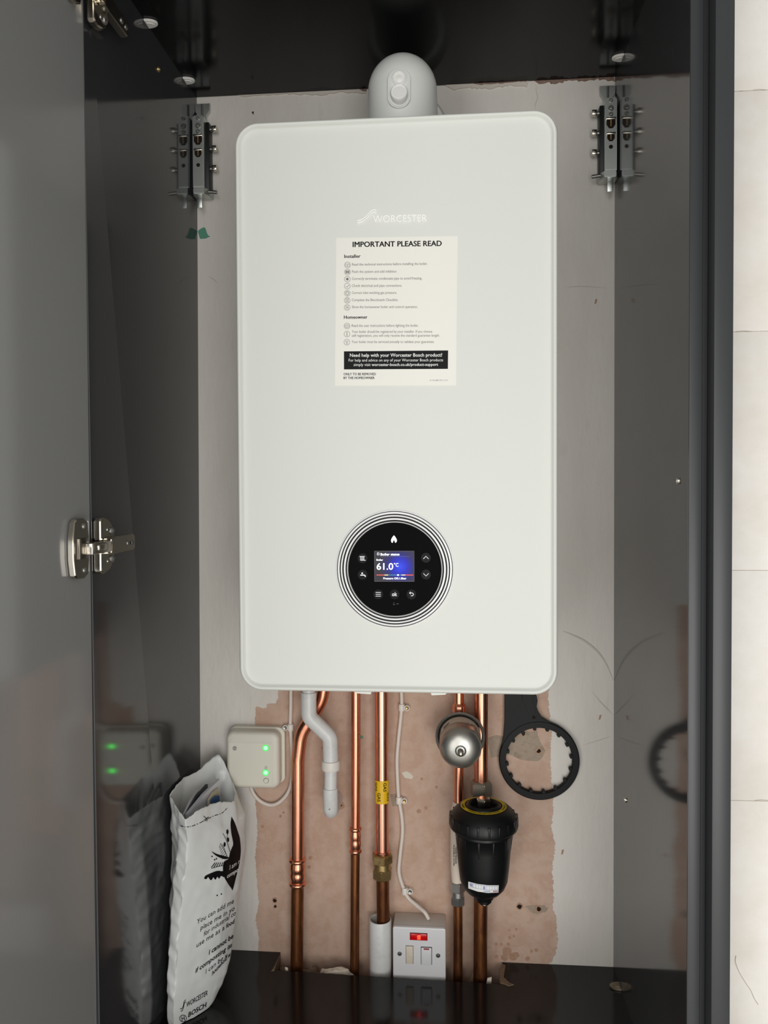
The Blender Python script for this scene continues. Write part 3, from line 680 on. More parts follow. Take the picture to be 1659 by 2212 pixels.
k = e.new(0.32); k.color = (*s2l((18, 30, 196)), 1); k = e.new(0.55); k.color = (*s2l((30, 28, 110)), 1)
nt.links.new(rp.outputs[0], pb.inputs['Emission Color']); pb.inputs['Emission Strength'].default_value = 0.95
M['screen'] = sm
M['scr_white'] = mat('screen_white', (235, 240, 255), 0.4, emit=(236, 242, 255), estr=1.3)
for n_, c_ in (('scr_red', (220, 70, 60)), ('scr_yel', (235, 225, 140)), ('scr_tea', (60, 150, 170)), ('scr_frame', (86, 82, 84))): M[n_] = mat(n_, c_, 0.4, emit=c_, estr=0.75)
D('screen', poly_px([(808.6, 1190.4), (894.6, 1190.2), (895, 1256.4), (808.8, 1256.2)]), 'screen', 0.0002)
D('screen_frame', stroke_px([(809, 1190.6), (894.4, 1190.5), (894.7, 1256), (809.2, 1255.9), (809, 1190.6)], 0.7), 'scr_frame')
D('screen_text', text_px('Boiler status', (822, 1200), (863, 1199.8), 5.0, 0.018), 'scr_white', 0.0004)
D('screen_icon', stroke_px([(815, 1194.4), (818.8, 1194.4), (818.8, 1198.8), (815, 1198.8), (815, 1194.4)], 0.8), 'scr_white', 0.0004)
D('screen_rule', stroke_px([(822, 1202.2), (885, 1202.0)], 0.5), 'scr_frame', 0.0004)
D('screen_text', text_px('Boiler', (813.2, 1211.2), (827.4, 1211.2), 3.6, 0.014), 'scr_white', 0.0004)
D('screen_text', text_px('61.0', (813.6, 1230.4), (849.4, 1230.4), 13.6, 0.012, res=4), 'scr_white', 0.0004)
D('screen_text', text_px('\u00b0C', (851, 1224), (860.8, 1224), 7.4, 0.008, res=3), 'scr_white', 0.0004)
D('screen_text', text_px('Pressure OK:1.8bar', (828, 1251.4), (877.8, 1251.4), 4.0, 0.018), 'scr_white', 0.0004)
for x0, x1, mm in ((813.6, 830, 'scr_red'), (830.4, 838.4, 'scr_yel'), (838.8, 866.6, 'scr_tea'), (867, 875.6, 'scr_yel'), (876, 892.6, 'scr_red')):
    D('pressure_bar', stroke_px([(x0, 1242.2), (x1, 1242.2)], 1.7 if mm != 'scr_tea' else 1.0), mm, 0.0004)
D('pressure_marker', poly_px(circ(859.8, 1242.2, 1.9, 12)), 'scr_white', 0.0005)

# ------------------------------------------------------------------ flue elbow on top of the boiler
YFL = -0.140
fc = P(869.5, 235, YFL); fx = fc.x; RF = 0.0500
flue = thing('flue_elbow', 'light grey plastic flue elbow rising from the boiler top', 'flue'); flue.location = (fx, YFL, BZ1)
bpy.context.view_layer.update()
def FP(o): o.parent = flue; o.matrix_parent_inverse = Matrix.Translation(-flue.location); return o
ztop = P(869.5, 136, YFL + 0.015).z; zc_ = ztop - RF
bm = bmesh.new()
path = [Vector((fx, YFL, BZ1 + 0.001)), Vector((fx, YFL, zc_ - 0.004))]
for k in range(1, 11):
    a = math.pi / 2 * k / 10; path.append(Vector((fx, YFL + 0.004 * (1 - math.cos(a)), zc_ - 0.004 + 0.004 * math.sin(a))))
# vertical barrel with domed top, and the horizontal leg to the wall
V, F = lathe_data([(RF, BZ1 + 0.001 - zc_), (RF, 0)] + [(RF * math.cos(math.pi / 2 * k / 12), RF * math.sin(math.pi / 2 * k / 12)) for k in range(1, 13)], (fx, YFL, zc_), (0, 0, 1), 56)
vs = [bm.verts.new(p) for p in V]
for q in F: bm.faces.new([vs[i] for i in q])
V, F = lathe_data([(RF, 0.0), (RF, -YFL - 0.001)], (fx, YFL, zc_), (0, 1, 0), 56)
vs = [bm.verts.new(p) for p in V]
for q in F: bm.faces.new([vs[i] for i in q])
bmesh.ops.remove_doubles(bm, verts=bm.verts, dist=2e-5)
FP(fromb('elbow', bm, 'fluegrey', None, 50, recalc=True))
FP(lathe('wall_collar', [(RF + 0.001, 0), (0.064, 0), (0.066, 0.004), (0.066, 0.010), (0.060, 0.022), (RF + 0.001, 0.022)], (fx, -0.001, zc_), (0, -1, 0), 'fluegrey', None, 56))
# oval test point with round plug
yk = YFL - RF
a = P(862, 151, yk); b = P(862, 235, yk)
pl = rrect(a.x - 0.0155, a.x + 0.0155, b.z, a.z, 0.0150, 8)
FP(prism('test_point_base', pl, yk + 0.012, yk - 0.004, XYZ, 'fluegrey', None, 0.0014, 40))
pl2 = rrect(a.x - 0.0128, a.x + 0.0128, b.z + 0.003, a.z - 0.003, 0.0124, 8)
FP(prism('test_point_rim', pl2, yk, yk - 0.0055, XYZ, 'fluegrey', None, 0.0010, 40))
kc = P(862, 200, yk - 0.012); kd = Vector((0, -0.93, 0.10)).normalized()
FP(lathe('test_plug', [(0.0118, -0.008), (0.0118, 0.0), (0.0110, 0.0014), (0.0098, 0.0008), (0.0088, 0.0006), (0.0082, 0.0014), (0, 0.0016)], kc, kd, 'flueknob', None, 32))
kc2 = P(862.5, 170, yk - 0.005)
FP(lathe('test_cup', [(0.0104, -0.005), (0.0104, 0.0024), (0.0092, 0.0030), (0.0078, 0.0006), (0.0062, -0.0006), (0.0048, 0.0008), (0, 0.0024)], kc2, (0, -1, 0), 'flueknob', None, 32))

# ------------------------------------------------------------------ pipework under the boiler
def rel(t, o): o.parent = t; o.matrix_parent_inverse = Matrix.Translation(-t.location); return o
def pipe_thing(name, label, loc, group='copper pipes under the boiler'):
    t = thing(name, label, 'pipe', group); t.location = loc; bpy.context.view_layer.update(); return t
def coupling(t, c, z0, z1, r, m='copper'):
    """end-feed copper coupling with two rolled beads"""
    hh = z1 - z0; b = r * 0.16
    prof = [(r, 0)]
    for k in range(7): a = math.pi * k / 6; prof.append((r * 1.06 + r * 0.30 * math.sin(a), hh * 0.075 * (1 - math.cos(a))))
    prof += [(r * 1.14, hh * 0.24), (r * 1.20, hh * 0.32), (r * 1.20, hh * 0.44), (r * 1.10, hh * 0.50), (r * 1.20, hh * 0.56), (r * 1.20, hh * 0.68), (r * 1.14, hh * 0.76)]
    for k in range(7): a = math.pi * k / 6; prof.append((r * 1.06 + r * 0.30 * math.sin(a), hh - hh * 0.075 * (1 + math.cos(a))))
    prof.append((r, hh))
    rel(t, lathe('coupling', prof, (c.x, c.y, z0), (0, 0, 1), m, None, 32, 50))
def V3(px, py, Y): return P(px, py, Y)
Y22 = -0.026; r22 = 0.0108; Y15 = -0.030; r15 = 0.0076
# left 22 mm pipe with a swept bend
def vert(px, py0, py1, Y):     # a vertical run: x and both heights
    a = P(px[0], py0, Y); b = P(px[1], py1, Y); return a, b
c0 = P(642.5, 1880, Y22)
t = pipe_thing('copper_heating_pipe', 'bright copper pipe bent sideways near the cream receiver box', (c0.x, Y22, -0.037))
pts = [P(712, 1478, Y22 - 0.004), P(694, 1514, Y22), P(650, 1586, Y22), P(643.5, 1640, Y22), P(643, 1856, Y22)]
pts[0] = Vector((pts[0].x, Y22 - 0.004, pts[0].z))
top = Vector((P(716, 1470, Y22).x, Y22, BZ0 - 0.0005))
rel(t, tube('tube', round_path([top] + pts[1:], 0.06, 10), r22, 'copper', None, 28))
za, zb_ = P(643, 1853, Y22).z, P(643, 1913, Y22).z
coupling(t, Vector((P(643, 1880, Y22).x, Y22, 0)), zb_, za, r22)
rel(t, tube('old_tube', [P(642.8, 1908, Y22), P(641.5, 2000, Y22), Vector((P(641, 2100, Y22).x, Y22, -0.037))], r22 * 0.97, 'oldcopper', None, 28))
# 15 mm pipe
t = pipe_thing('copper_water_pipe', 'thin copper pipe between the waste pipe and the yellow-taped pipe', (P(767.5, 1900, Y15).x, Y15, -0.037))
xx = lambda px, py, Y: P(px, py, Y).x
rel(t, tube('tube', [Vector((xx(769, 1500, Y15), Y15, BZ0 - 0.0005)), P(768.6, 1600, Y15), P(767.8, 1790, Y15)], r15, 'copper', None, 24))
coupling(t, Vector((xx(767.6, 1815, Y15), Y15, 0)), P(767.5, 1842, Y15).z, P(767.5, 1786, Y15).z, r15)
rel(t, tube('old_tube', [P(767.4, 1838, Y15), P(766.6, 1950, Y15), Vector((xx(765.5, 2090, Y15), Y15, -0.037))], r15 * 0.98, 'oldcopper', None, 24))
# gas pipe
Yg = -0.027
t = pipe_thing('gas_pipe', 'thick copper pipe with yellow GAS tape entering a white sleeve', (xx(826, 1900, Yg), Yg, -0.037))
gp = [Vector((xx(824.6, 1500, Yg), Yg, BZ0 - 0.0005)), P(825, 1700, Yg), P(825.8, 1845, Yg)]
rel(t, tube('tube', gp, r22, 'copper2', None, 32))
gx = xx(826, 1868, Yg)
zt = P(826, 1842, Yg).z; zm = P(826, 1868, Yg).z; zb2 = P(826, 1898, Yg).z
rel(t, lathe('collar', [(r22, 0), (r22 + 0.0025, 0.001), (r22 + 0.003, 0.003), (r22 + 0.0015, 0.0052), (r22, 0.0055)], (gx, Yg, zt - 0.001), (0, 0, 1), 'copper', None, 28))
rel(t, hexnut('compression_nut', (gx, Yg, zm + 0.003), (gx, Yg, zt), 0.0175, 'brass', None, 0.26))
rel(t, cyl('fitting_body', (gx, Yg, zm - 0.008), (gx, Yg, zm + 0.006), 0.0140, 'brass', None, 28, 0.001))
rel(t, hexnut('compression_nut', (gx, Yg, zb2), (gx, Yg, zm - 0.004), 0.0168, 'brass', None, 0.0))
rel(t, tube('old_tube', [Vector((xx(826.6, 1896, Yg), Yg, zb2 + 0.002)), Vector((xx(828, 2000, Yg), Yg, P(828, 2000, Yg).z)), Vector((xx(828, 2090, Yg), Yg, -0.037))], r22 * 0.98, 'oldcopper', None, 28))
za, zb3 = P(825, 1688.2, Yg - r22).z, P(825, 1737.6, Yg - r22).z
tape = rel(t, lathe('gas_tape', [(r22 + 0.0002, 0), (r22 + 0.0006, 0), (r22 + 0.0006, za - zb3), (r22 + 0.0002, za - zb3)], (xx(825.1, 1712, Yg), Yg, zb3), (0, 0, 1), 'gastape', None, 40))
def bvh_of(o):
    bpy.context.view_layer.update()
    return BVHTree.FromPolygons([o.matrix_world @ v.co for v in o.data.vertices], [tuple(p.vertices) for p in o.data.polygons])
def on_bvh(bv, off=0.0004):
    def f(p):
        d = ray(*p).normalized(); loc, n, i, dist = bv.ray_cast(CAM, d)
        if loc is None: return None
        if n.dot(d) > 0: n = -n
        if abs(n.dot(d)) < 0.06: return None
        return loc + n * off
    return f
def subdivide(VF, cuts=2):
    bm = bmesh.new(); vs = [bm.verts.new((p[0], p[1], 0)) for p in VF[0]]
    for q in VF[1]:
        try: bm.faces.new([vs[i] for i in q])
        except ValueError: pass
    bmesh.ops.triangulate(bm, faces=list(bm.faces))
    for _ in range(cuts):
        L = [e for e in bm.edges if e.calc_length() > 4.0]
        if not L: break
        bmesh.ops.subdivide_edges(bm, edges=L, cuts=1)
        bmesh.ops.triangulate(bm, faces=list(bm.faces))
    bm.verts.index_update(); r = [(v.co.x, v.co.y) for v in bm.verts], [tuple(v.index for v in f.verts) for f in bm.faces]
    bm.free(); return r
def SD(name, VF, bv, m, parent, off=0.0004, cuts=2):
    o = decal(name, subdivide(VF, cuts), on_bvh(bv, off), m, None)
    if o is not None: o.parent = parent; o.matrix_parent_inverse = parent.matrix_world.inverted()
    return o
tb = bvh_of(tape)
for x, y0, y1, cap in ((828.2, 1691, 1710.5, 6.2), (815.6, 1713, 1732, 6.2), (811.6, 1690, 1709, 3), (836.2, 1712, 1731, 3.0)):
    SD('gas_lettering', text_px('GAS', (x, y0), (x, y1), cap, 0.016, (1, 0.0)), tb, 'ink', tape, 0.0003)
# white sleeve round the gas pipe
sx = xx(821.8, 2040, -0.026); st = P(822, 1984, -0.026).z
lathe_s = lathe('pipe_sleeve', [(0.0160, 0.0), (0.0180, 0.0), (0.0183, st + 0.035), (0.0178, st + 0.0365), (0.0165, st + 0.0365), (0.0158, st + 0.034), (0.0158, 0.002)], (sx, -0.0258, -0.037), (0, 0, 1), 'pvc', None, 40, 40, closed=True)
tag(lathe_s, 'white plastic sleeve standing beside the fused switch box', 'sleeve')
# right 15 mm pipe with hose
Yh = -0.030
t = pipe_thing('copper_return_pipe', 'thin copper pipe passing behind the steel vessel and black filter', (xx(991, 1900, Yh), Yh, -0.037))
rel(t, tube('tube', [Vector((xx(992, 1500, Yh), Yh, BZ0 - 0.0005)), P(991.6, 1600, Yh), P(990.6, 1735, Yh)], r15, 'copper', None, 24))
rel(t, lathe('coupling', [(r15, 0), (r15 * 1.5, 0.002), (r15 * 1.5, 0.012), (r15, 0.016)], (xx(992, 1532, Yh), Yh, P(992, 1540, Yh).z), (0, 0, 1), 'copper', None, 24))
rel(t, tube('hose', catmull([P(990.5, 1733, Yh), P(986, 1760, Yh), P(985, 1830, Yh), P(986, 1880, Yh), P(988.5, 1908, Yh)], 6), 0.0092, 'hose', None, 20))
hb = bvh_of([c for c in t.children if c.name.startswith('hose')][0])
hx = xx(989, 1925, Yh)
rel(t, hexnut('compression_nut', (hx, Yh, P(989, 1926, Yh).z), (hx, Yh, P(989, 1903, Yh).z), 0.0125, 'darknut', None, 0.2))
rel(t, cyl('fitting_body', (hx, Yh, P(989, 1940, Yh).z), (hx, Yh, P(989, 1924, Yh).z), 0.0100, 'darknut', None, 24, 0.001))
rel(t, hexnut('compression_nut', (hx, Yh, P(989, 1954, Yh).z), (hx, Yh, P(989, 1934, Yh).z), 0.0122, 'darknut', None, 0.0))
rel(t, tube('old_tube', [Vector((hx, Yh, P(989, 1950, Yh).z)), P(989.5, 2020, Yh), Vector((xx(989, 2110, Yh), Yh, -0.037))], r15 * 0.98, 'oldcopper', None, 24))
for k, (x, y0, y1) in enumerate(((979.6, 1825, 1870), (983.6, 1830, 1866))):
    SD('hose_lettering', text_px('UNDER PRESSURE' if k else 'FLEXIBLE HOSE', (x, y0), (x, y1), 2.6, 0.02, (1, 0)), hb, 'ink', t, 0.0004, 1)
# right 22 mm pipe through the filter
Yr = -0.036
t22 = pipe_thing('copper_flow_pipe', 'thick copper pipe dropping into the black filter from above', (xx(1039, 1900, Yr), Yr, -0.037))
rel(t22, tube('tube', [Vector((xx(1040, 1500, Yr), Yr, BZ0 - 0.0005)), P(1039, 1690, Yr)], r22, 'copper', None, 28))
rel(t22, tube('old_tube', [P(1038.5, 1912, Yr), Vector((xx(1037, 2110, Yr), Yr, -0.037))], r22 * 1.02, 'oldcopper', None, 28))
rel(t22, hexnut('compression_nut', P(1039, 1722, Yr), P(1039, 1686, Yr), 0.0182, 'nutgrey', None, 0.26))
rel(t22, tube('link_tube', [P(1039, 1722, Yr), P(1038.5, 1914, Yr)], r22 * 0.95, 'black_steel', None, 20))

# ------------------------------------------------------------------ white condensate waste pipe
Yc = -0.062
t = pipe_thing('condensate_waste_pipe', 'white plastic waste pipe with offset bend and rounded elbow', (xx(715, 1700, Yc), Yc, P(715, 1760, Yc).z), None)
s = 1 / 1378.0
A0, A1, A2, A3 = P(666.8, 1495, Yc), P(667, 1548, Yc), P(713, 1592, Yc), P(714.6, 1646, Yc)
rel(t, tube('offset_bend', round_path([Vector((A0.x, Yc, A0.z)), A1, A2, A3], 0.018, 8), 17.0 * s, 'pvc', None, 28))
rel(t, tube('inlet_tube', [Vector((A0.x, Yc, BZ0 - 0.0005)), Vector((A0.x, Yc, A0.z - 0.002))], 14.5 * s, 'pvc', None, 28))
rel(t, lathe('collar', [(16.0 * s, 0), (19.6 * s, 0.001), (20.4 * s, 0.003), (20.4 * s, 0.0135), (19.6 * s, 0.0155), (16.0 * s, 0.0165)], (A3.x, Yc, P(714.6, 1663.5, Yc).z), (0, 0, 1), 'clip', None, 32))
B1 = P(714.2, 1750, Yc)
rel(t, tube('straight_tube', [Vector((A3.x, Yc, A3.z - 0.008)), Vector((B1.x, Yc, P(714.3, 1708, Yc).z))], 14.0 * s, 'pvc', None, 28))
el = [Vector((B1.x, Yc, P(714.3, 1702, Yc).z)), Vector((B1.x, Yc, B1.z + 0.004)), Vector((B1.x, Yc + 0.003, B1.z - 0.0015)), Vector((B1.x, Yc + 0.010, B1.z - 0.0035)), Vector((B1.x, -0.001, B1.z - 0.0035))]
rel(t, tube('wall_elbow', el, 16.4 * s, 'pvc', None, 28))
rel(t, lathe('marks', [(0, 0.0004), (0.0010, 0.0004), (0.0012, 0)], Vector((B1.x, Yc - 16.4 * s, B1.z + 0.006)), (0, -1, 0), 'greyink', None, 8))

# ------------------------------------------------------------------ cables and clips
Yk = -0.007
def cable(name, label, px, r=0.0031):
    o = tube(name, catmull([P(x, y, Y) for x, y, Y in px], 8), r, 'cable', None, 14); tag(o, label, 'cable'); return o
cable('white_cable', 'white cable running down the plaster into the fused switch box', [(866.0, 1404, Yk), (866.5, 1478, Yk), (867.5, 1528, Yk), (860.5, 1600, Yk), (857.6, 1644, Yk), (859.6, 1700, Yk), (862, 1728, Yk), (868, 1765, Yk), (869.4, 1800, Yk), (864, 1850, Yk), (862, 1884, Yk), (870, 1914, Yk), (881, 1938, Yk), (902, 1957, -0.014), (918, 1971, -0.022), (926, 1985, -0.0225)])
cable('white_cable', 'white cable looping from below the cream receiver box', [(629.0, 1404, Yk), (628.5, 1478, Yk), (628, 1530, Yk), (627.5, 1570, Yk), (631, 1630, Yk), (631.5, 1670, Yk), (625, 1706, Yk), (606, 1731, Yk), (585, 1739, Yk), (563, 1731, Yk), (548, 1715, Yk - 0.002), (541, 1698, -0.012)])
def clip(cx, cy, side, label, boss_m):
    c = P(cx, cy, Yk)
    t = thing('cable_clip', label, 'cable clip', 'white cable clips'); t.location = (c.x, 0, c.z); bpy.context.view_layer.update()
    rel(t, lathe('band', [(0.0032, -0.0055), (0.0048, -0.0055), (0.0052, -0.0045), (0.0052, 0.0045), (0.0048, 0.0055), (0.0032, 0.0055)], c, (0, 0, 1), 'clip', None, 20, closed=True))
    rel(t, box('foot', c.x - 0.0045, c.x + 0.0045, Yk + 0.002, -0.0005, c.z - 0.005, c.z + 0.005, 'clip', None, 0.0008))
    b = Vector((c.x + side * 0.0088, -0.0008, c.z - 0.0008))
    rel(t, lathe('boss', [(0.0046, 0), (0.0050, 0.006), (0.0044, 0.0085), (0.0034, 0.0085), (0.003, 0.0075), (0, 0.0075)], b, (0, -1, 0), 'clip', None, 18))
    rel(t, lathe('screw', [(0, 0.0008), (0.0012, 0.0006), (0.0026, 0.0012), (0.0030, 0)], b + Vector((0, -0.0078, 0)), (0, -1, 0), boss_m, None, 14))
clip(627.6, 1571, -1, 'white cable clip above the cream receiver box', 'steel')
clip(867.6, 1528, 1, 'white cable clip just below the boiler', 'brass')
clip(862, 1728.5, 1, 'white cable clip level with the yellow pipe tape', 'brass')
clip(874.5, 1924, 1, 'white cable clip nearest the fused switch box', 'steel')

# ------------------------------------------------------------------ cream wireless receiver box
yb = -0.034
a = P(489, 1583, yb); b = P(601.5, 1706, yb)
t = thing('receiver_box', 'cream plastic wireless receiver box with two lit green lights', 'receiver'); t.location = ((a.x + b.x) / 2, 0, b.z); bpy.context.view_layer.update()
ab = P(487, 1579, -0.002); bb = P(612, 1707, -0.002)
loops = []
for ins, Y, rad_ in ((0.0, -0.0008, 0.012), (0.0, -0.012, 0.012), (0.0006, -0.0128, 0.012)):
    loops.append([Vector((p[0], Y, p[1])) for p in rrect(a.x - 0.0015 + ins, b.x + 0.0065 - ins, b.z + 0.003 + ins, a.z + 0.0045 - ins, rad_, 8)])
rel(t, loft('back_plate', loops, 'boxcream'))
loops = []
for ins, Y, rad_ in ((0.0, -0.0128, 0.013), (0.0, -0.026, 0.013), (0.0010, -0.0300, 0.013), (0.0030, -0.0328, 0.013), (0.0060, -0.0340, 0.013), (0.012, -0.0342, 0.013)):
    loops.append([Vector((p[0], Y, p[1])) for p in rrect(a.x - 0.0015 + ins, b.x + 0.0015 - ins, b.z + ins, a.z + 0.0020 - ins, max(rad_ - ins, 0.004), 8)])
rel(t, loft('cover', loops, 'boxcream', smooth=60))
yf = -0.0342
q0 = P(495.2, 1603.2, yf); q1 = P(587.2, 1696.6, yf)
rel(t, prism('front_plate', rrect(q0.x, q1.x, q1.z, q0.z, 0.002, 3), yf + 0.0005, yf - 0.0005, XYZ, 'boxcream2', None, 0.0002))
for i, y in enumerate((1615.5, 1668.8)):
    c = P(574, y, yf)
    rel(t, lathe('green_light', [(0, 0.0022), (0.0026, 0.0017), (0.0042, 0.0004), (0.0044, -0.0003)], c, (0, -1, 0), 'led', None, 18))
    rel(t, lathe('light_halo', [(0.0040, 0.0009), (0.0052, 0.0008), (0.0058, -0.0002)], c, (0, -1, 0), 'led_halo', None, 18))  # emissive ring painted as the glow spreading round each light
c = P(574.8, 1686.4, yf)
rel(t, lathe('reset_button', [(0, 0.0014), (0.0036, 0.0014), (0.0040, 0.0007), (0.0040, 0)], c, (0, -1, 0), 'boxcream2', None, 20))
rel(t, decal('button_outline', ring_px(574.8, 1686.4, 5.2, 6.0, 24), on_plane(yf - 0.0007), 'greyink', None))
lines = [stroke_px([(506.8 - w_, y), (506.8 + w_, y)], 0.9) for y, w_ in ((1612.4, 2.6), (1614.4, 4.2), (1616.4, 4.8), (1618.4, 4.2), (1620.4, 2.6))]
rel(t, decal('sounder_slots', merge_px(*lines), on_plane(yf - 0.0007), 'ink', None))
rel(t, decal('flame_symbol', merge_px(stroke_px(curve_px([(574.6, 1655), (577, 1659), (574.6, 1662.4), (572.2, 1659), (574.6, 1655)], 4), 0.8)), on_plane(yf - 0.0007), 'greyink', None))

# ------------------------------------------------------------------ fused switch box
ysw = -0.047
a = P(848.5, 2001.5, ysw); b = P(962.5, 2114, ysw)
x0, x1 = a.x, P(962.8, 2005, ysw).x; z1 = (P(848.5, 2001.5, ysw).z + P(963, 2006.5, ysw).z) / 2; z0 = z1 - 0.0862
t = thing('fused_switch_box', 'white fused switch box with glowing red neon in the floor notch', 'switch'); t.location = ((x0 + x1) / 2, 0, z0); bpy.context.view_layer.update()
bm = bmesh.new(); bm_box(bm, x0 + 0.0005, x1 - 0.0005, -0.041, -0.0008, z0 + 0.0006, z1 - 0.0004, 0.0012)
rel(t, fromb('back_box', bm, 'boxtop', None, 40))
loops = [[Vector((p[0], Y, p[1])) for p in rrect(x0 + i_, x1 - i_, z0 + i_, z1 - i_, 0.0035 - i_, 5)] for i_, Y in ((0, -0.041), (0, -0.0455), (0.0006, -0.0466), (0.0016, -0.0470), (0.003, -0.0470))]
plate = rel(t, loft('faceplate', loops, 'switchwhite'))
yq = -0.0470
def SW(name, x0_, y0_, x1_, y1_, th, m, bev=0.0008):
    p = P(x0_, y0_, yq); q = P(x1_, y1_, yq)
    return rel(t, box(name, p.x, q.x, yq + 0.001, yq - th, q.z, p.z, m, None, bev))
SW('neon_frame', 885.4, 2014.4, 923.4, 2031.6, 0.0006, 'ink', 0)
SW('neon_window', 886.4, 2015.4, 922.4, 2030.6, 0.0020, 'neon')
SW('neon_glow', 901, 2018.6, 909, 2028.6, 0.0023, 'neon2')
SW('fuse_frame', 876.4, 2042.0, 893.4, 2081.8, 0.0004, 'greyink', 0)
SW('fuse_carrier', 877.2, 2042.8, 892.6, 2081.0, 0.0022, 'fuse')
SW('rocker_frame', 909.2, 2044.6, 933.2, 2083.6, 0.0005, 'ink', 0)
SW('rocker_switch', 910.2, 2045.6, 932.2, 2082.8, 0.0032, 'switchwhite')
SW('rocker_mark', 915.4, 2046.2, 927.2, 2049.4, 0.0036, 'redmark', 0)
for sx_, sy_ in ((863.2, 2060.4), (946.3, 2064.4)):
    c = P(sx_, sy_, yq)
    sc_ = rel(t, lathe('screw', [(0, 0.0014), (0.0026, 0.0012), (0.0036, 0.0002), (0.0037, -0.0004)], c, (0, -1, 0), 'steel', None, 18))
    rel(t, box('screw_slot', c.x - 0.0022, c.x + 0.0022, yq - 0.0010, yq - 0.00155, c.z - 0.0005, c.z + 0.0005, 'hole'))

# ------------------------------------------------------------------ steel shock arrestor vessel
Yv = -0.048
vc = P(994, 1590, Yv)
t = thing('expansion_vessel', 'small round steel vessel on the thin pipe above the black filter', 'vessel'); t.location = vc; bpy.context.view_layer.update()
R_ = 53.5 * (vc.y - CAM.y) / FPX; ax = Vector((0, -1, -0.02)).normalized()
rel(t, lathe('rear_shell', [(0.006, -0.014), (0.020, -0.012), (0.032, -0.006), (R_ - 0.002, 0.000), (R_, 0.0015), (R_, 0.0035), (R_ - 0.0018, 0.0048), (R_ - 0.0035, 0.0040), (R_ - 0.005, 0.001)], vc, ax, 'vessel_rim', None, 48))
rb = 46.2 * 1.190 / FPX
prof = [(rb, 0.000), (rb, 0.050)]
for k in range(1, 13):
    a_ = math.pi / 2 * k / 12; prof.append((rb * math.cos(a_) ** 0.75 if k < 12 else 0.0, 0.050 + 0.019 * math.sin(a_)))
can = rel(t, lathe('can', prof, vc, ax, 'vessel', None, 56, 60))
tip = vc + ax * 0.069
rel(t, lathe('valve_base', [(0.0085, -0.0015), (0.0085, 0.0005), (0.0070, 0.0016), (0.0045, 0.0018)], tip, ax, 'steel', None, 24))
rel(t, lathe('valve_stem', [(0.0042, 0), (0.0042, 0.009), (0.0035, 0.010), (0.0035, 0.013), (0.0020, 0.0138), (0.0012, 0.012), (0, 0.012)], tip, ax, 'nickel', None, 20))
# printed paper label round the top of the can
V = []; F = []; N = 28
for k in range(N + 1):
    a_ = math.radians(22 + 136 * k / N)
    for h in (0.006, 0.034):
        V.append(vc + ax * h + Vector((math.cos(a_), 0, math.sin(a_))) * (rb + 0.0003))
for k in range(N): F.append((2 * k, 2 * k + 1, 2 * k + 3, 2 * k + 2))
lab = rel(t, mesh('paper_label', V, F, 'label', None, 60))
lb = bvh_of(lab)
for tx, pl_, pr_, cap in (('EXPANSION VESSEL', (1009, 1563), (1030, 1576), 3.0), ('WARNING', (958, 1576), (970, 1564), 4.2), ('MAX 10 BAR', (1002, 1561), (1026, 1570), 2.4)):
    SD('label_lettering', text_px(tx, pl_, pr_, cap, 0.015), lb, 'ink', lab, 0.0003, 1)
# tee carrying the vessel
rel(t, lathe('tee', [(0.0095, -0.020), (0.0095, -0.012), (0.0115, -0.0115), (0.0115, -0.006), (0.006, -0.005)], vc, ax, 'copper', None, 24))

# ------------------------------------------------------------------ black magnetic filter
Yf = -0.105
f0 = P(1044.5, 1741, Yf)
fx_ = f0.x; ztop_ = f0.z
t = thing('magnetic_filter', 'black cylindrical heating filter with ribbed cap and yellow ring', 'filter'); t.location = (fx_, Yf, ztop_ - 0.150); bpy.context.view_layer.update()
k1 = (Yf - CAM.y) / FPX
rc = 75.0 * k1 * 0.985
capp = [(0.0235, -0.003), (0.024, 0.0), (0.026, 0.0008), (0.0355, 0.0), (0.0385, -0.0012), (rc - 0.0075, -0.0062), (rc - 0.003, -0.0115), (rc - 0.0008, -0.0170), (rc, -0.0230), (rc, -0.0290), (rc - 0.001, -0.0310), (rc - 0.004, -0.0320), (rc - 0.008, -0.0315)]
capo = rel(t, lathe('cap', capp, (fx_, Yf, ztop_), (0, 0, 1), 'filterblk', None, 72, 50))
rel(t, lathe('label_ring', [(0.0285, 0.0014), (0.0347, 0.0008)], (fx_, Yf, ztop_), (0, 0, 1), 'yellow', None, 64))
rel(t, lathe('top_rim', [(0.0180, -0.006), (0.0195, 0.0010), (0.0215, 0.0042), (0.0245, 0.0040), (0.0268, 0.0012), (0.0268, -0.001)], (fx_, Yf, ztop_), (0, 0, 1), 'filterblk', None, 56, 50))
rel(t, lathe('recess_disc', [(0.0, -0.0038), (0.0195, -0.0038)], (fx_, Yf, ztop_), (0, 0, 1), 'rubber', None, 40))
rel(t, hexnut('air_vent', (fx_, Yf, ztop_ - 0.004), (fx_, Yf, ztop_ + 0.0125), 0.0112, 'nickel', None, 0.1))
rel(t, lathe('air_vent_collar', [(0.0085, 0.0), (0.0105, 0.0), (0.0105, 0.003), (0.0085, 0.0035)], (fx_, Yf, ztop_ - 0.0040), (0, 0, 1), 'rubber', None, 28))
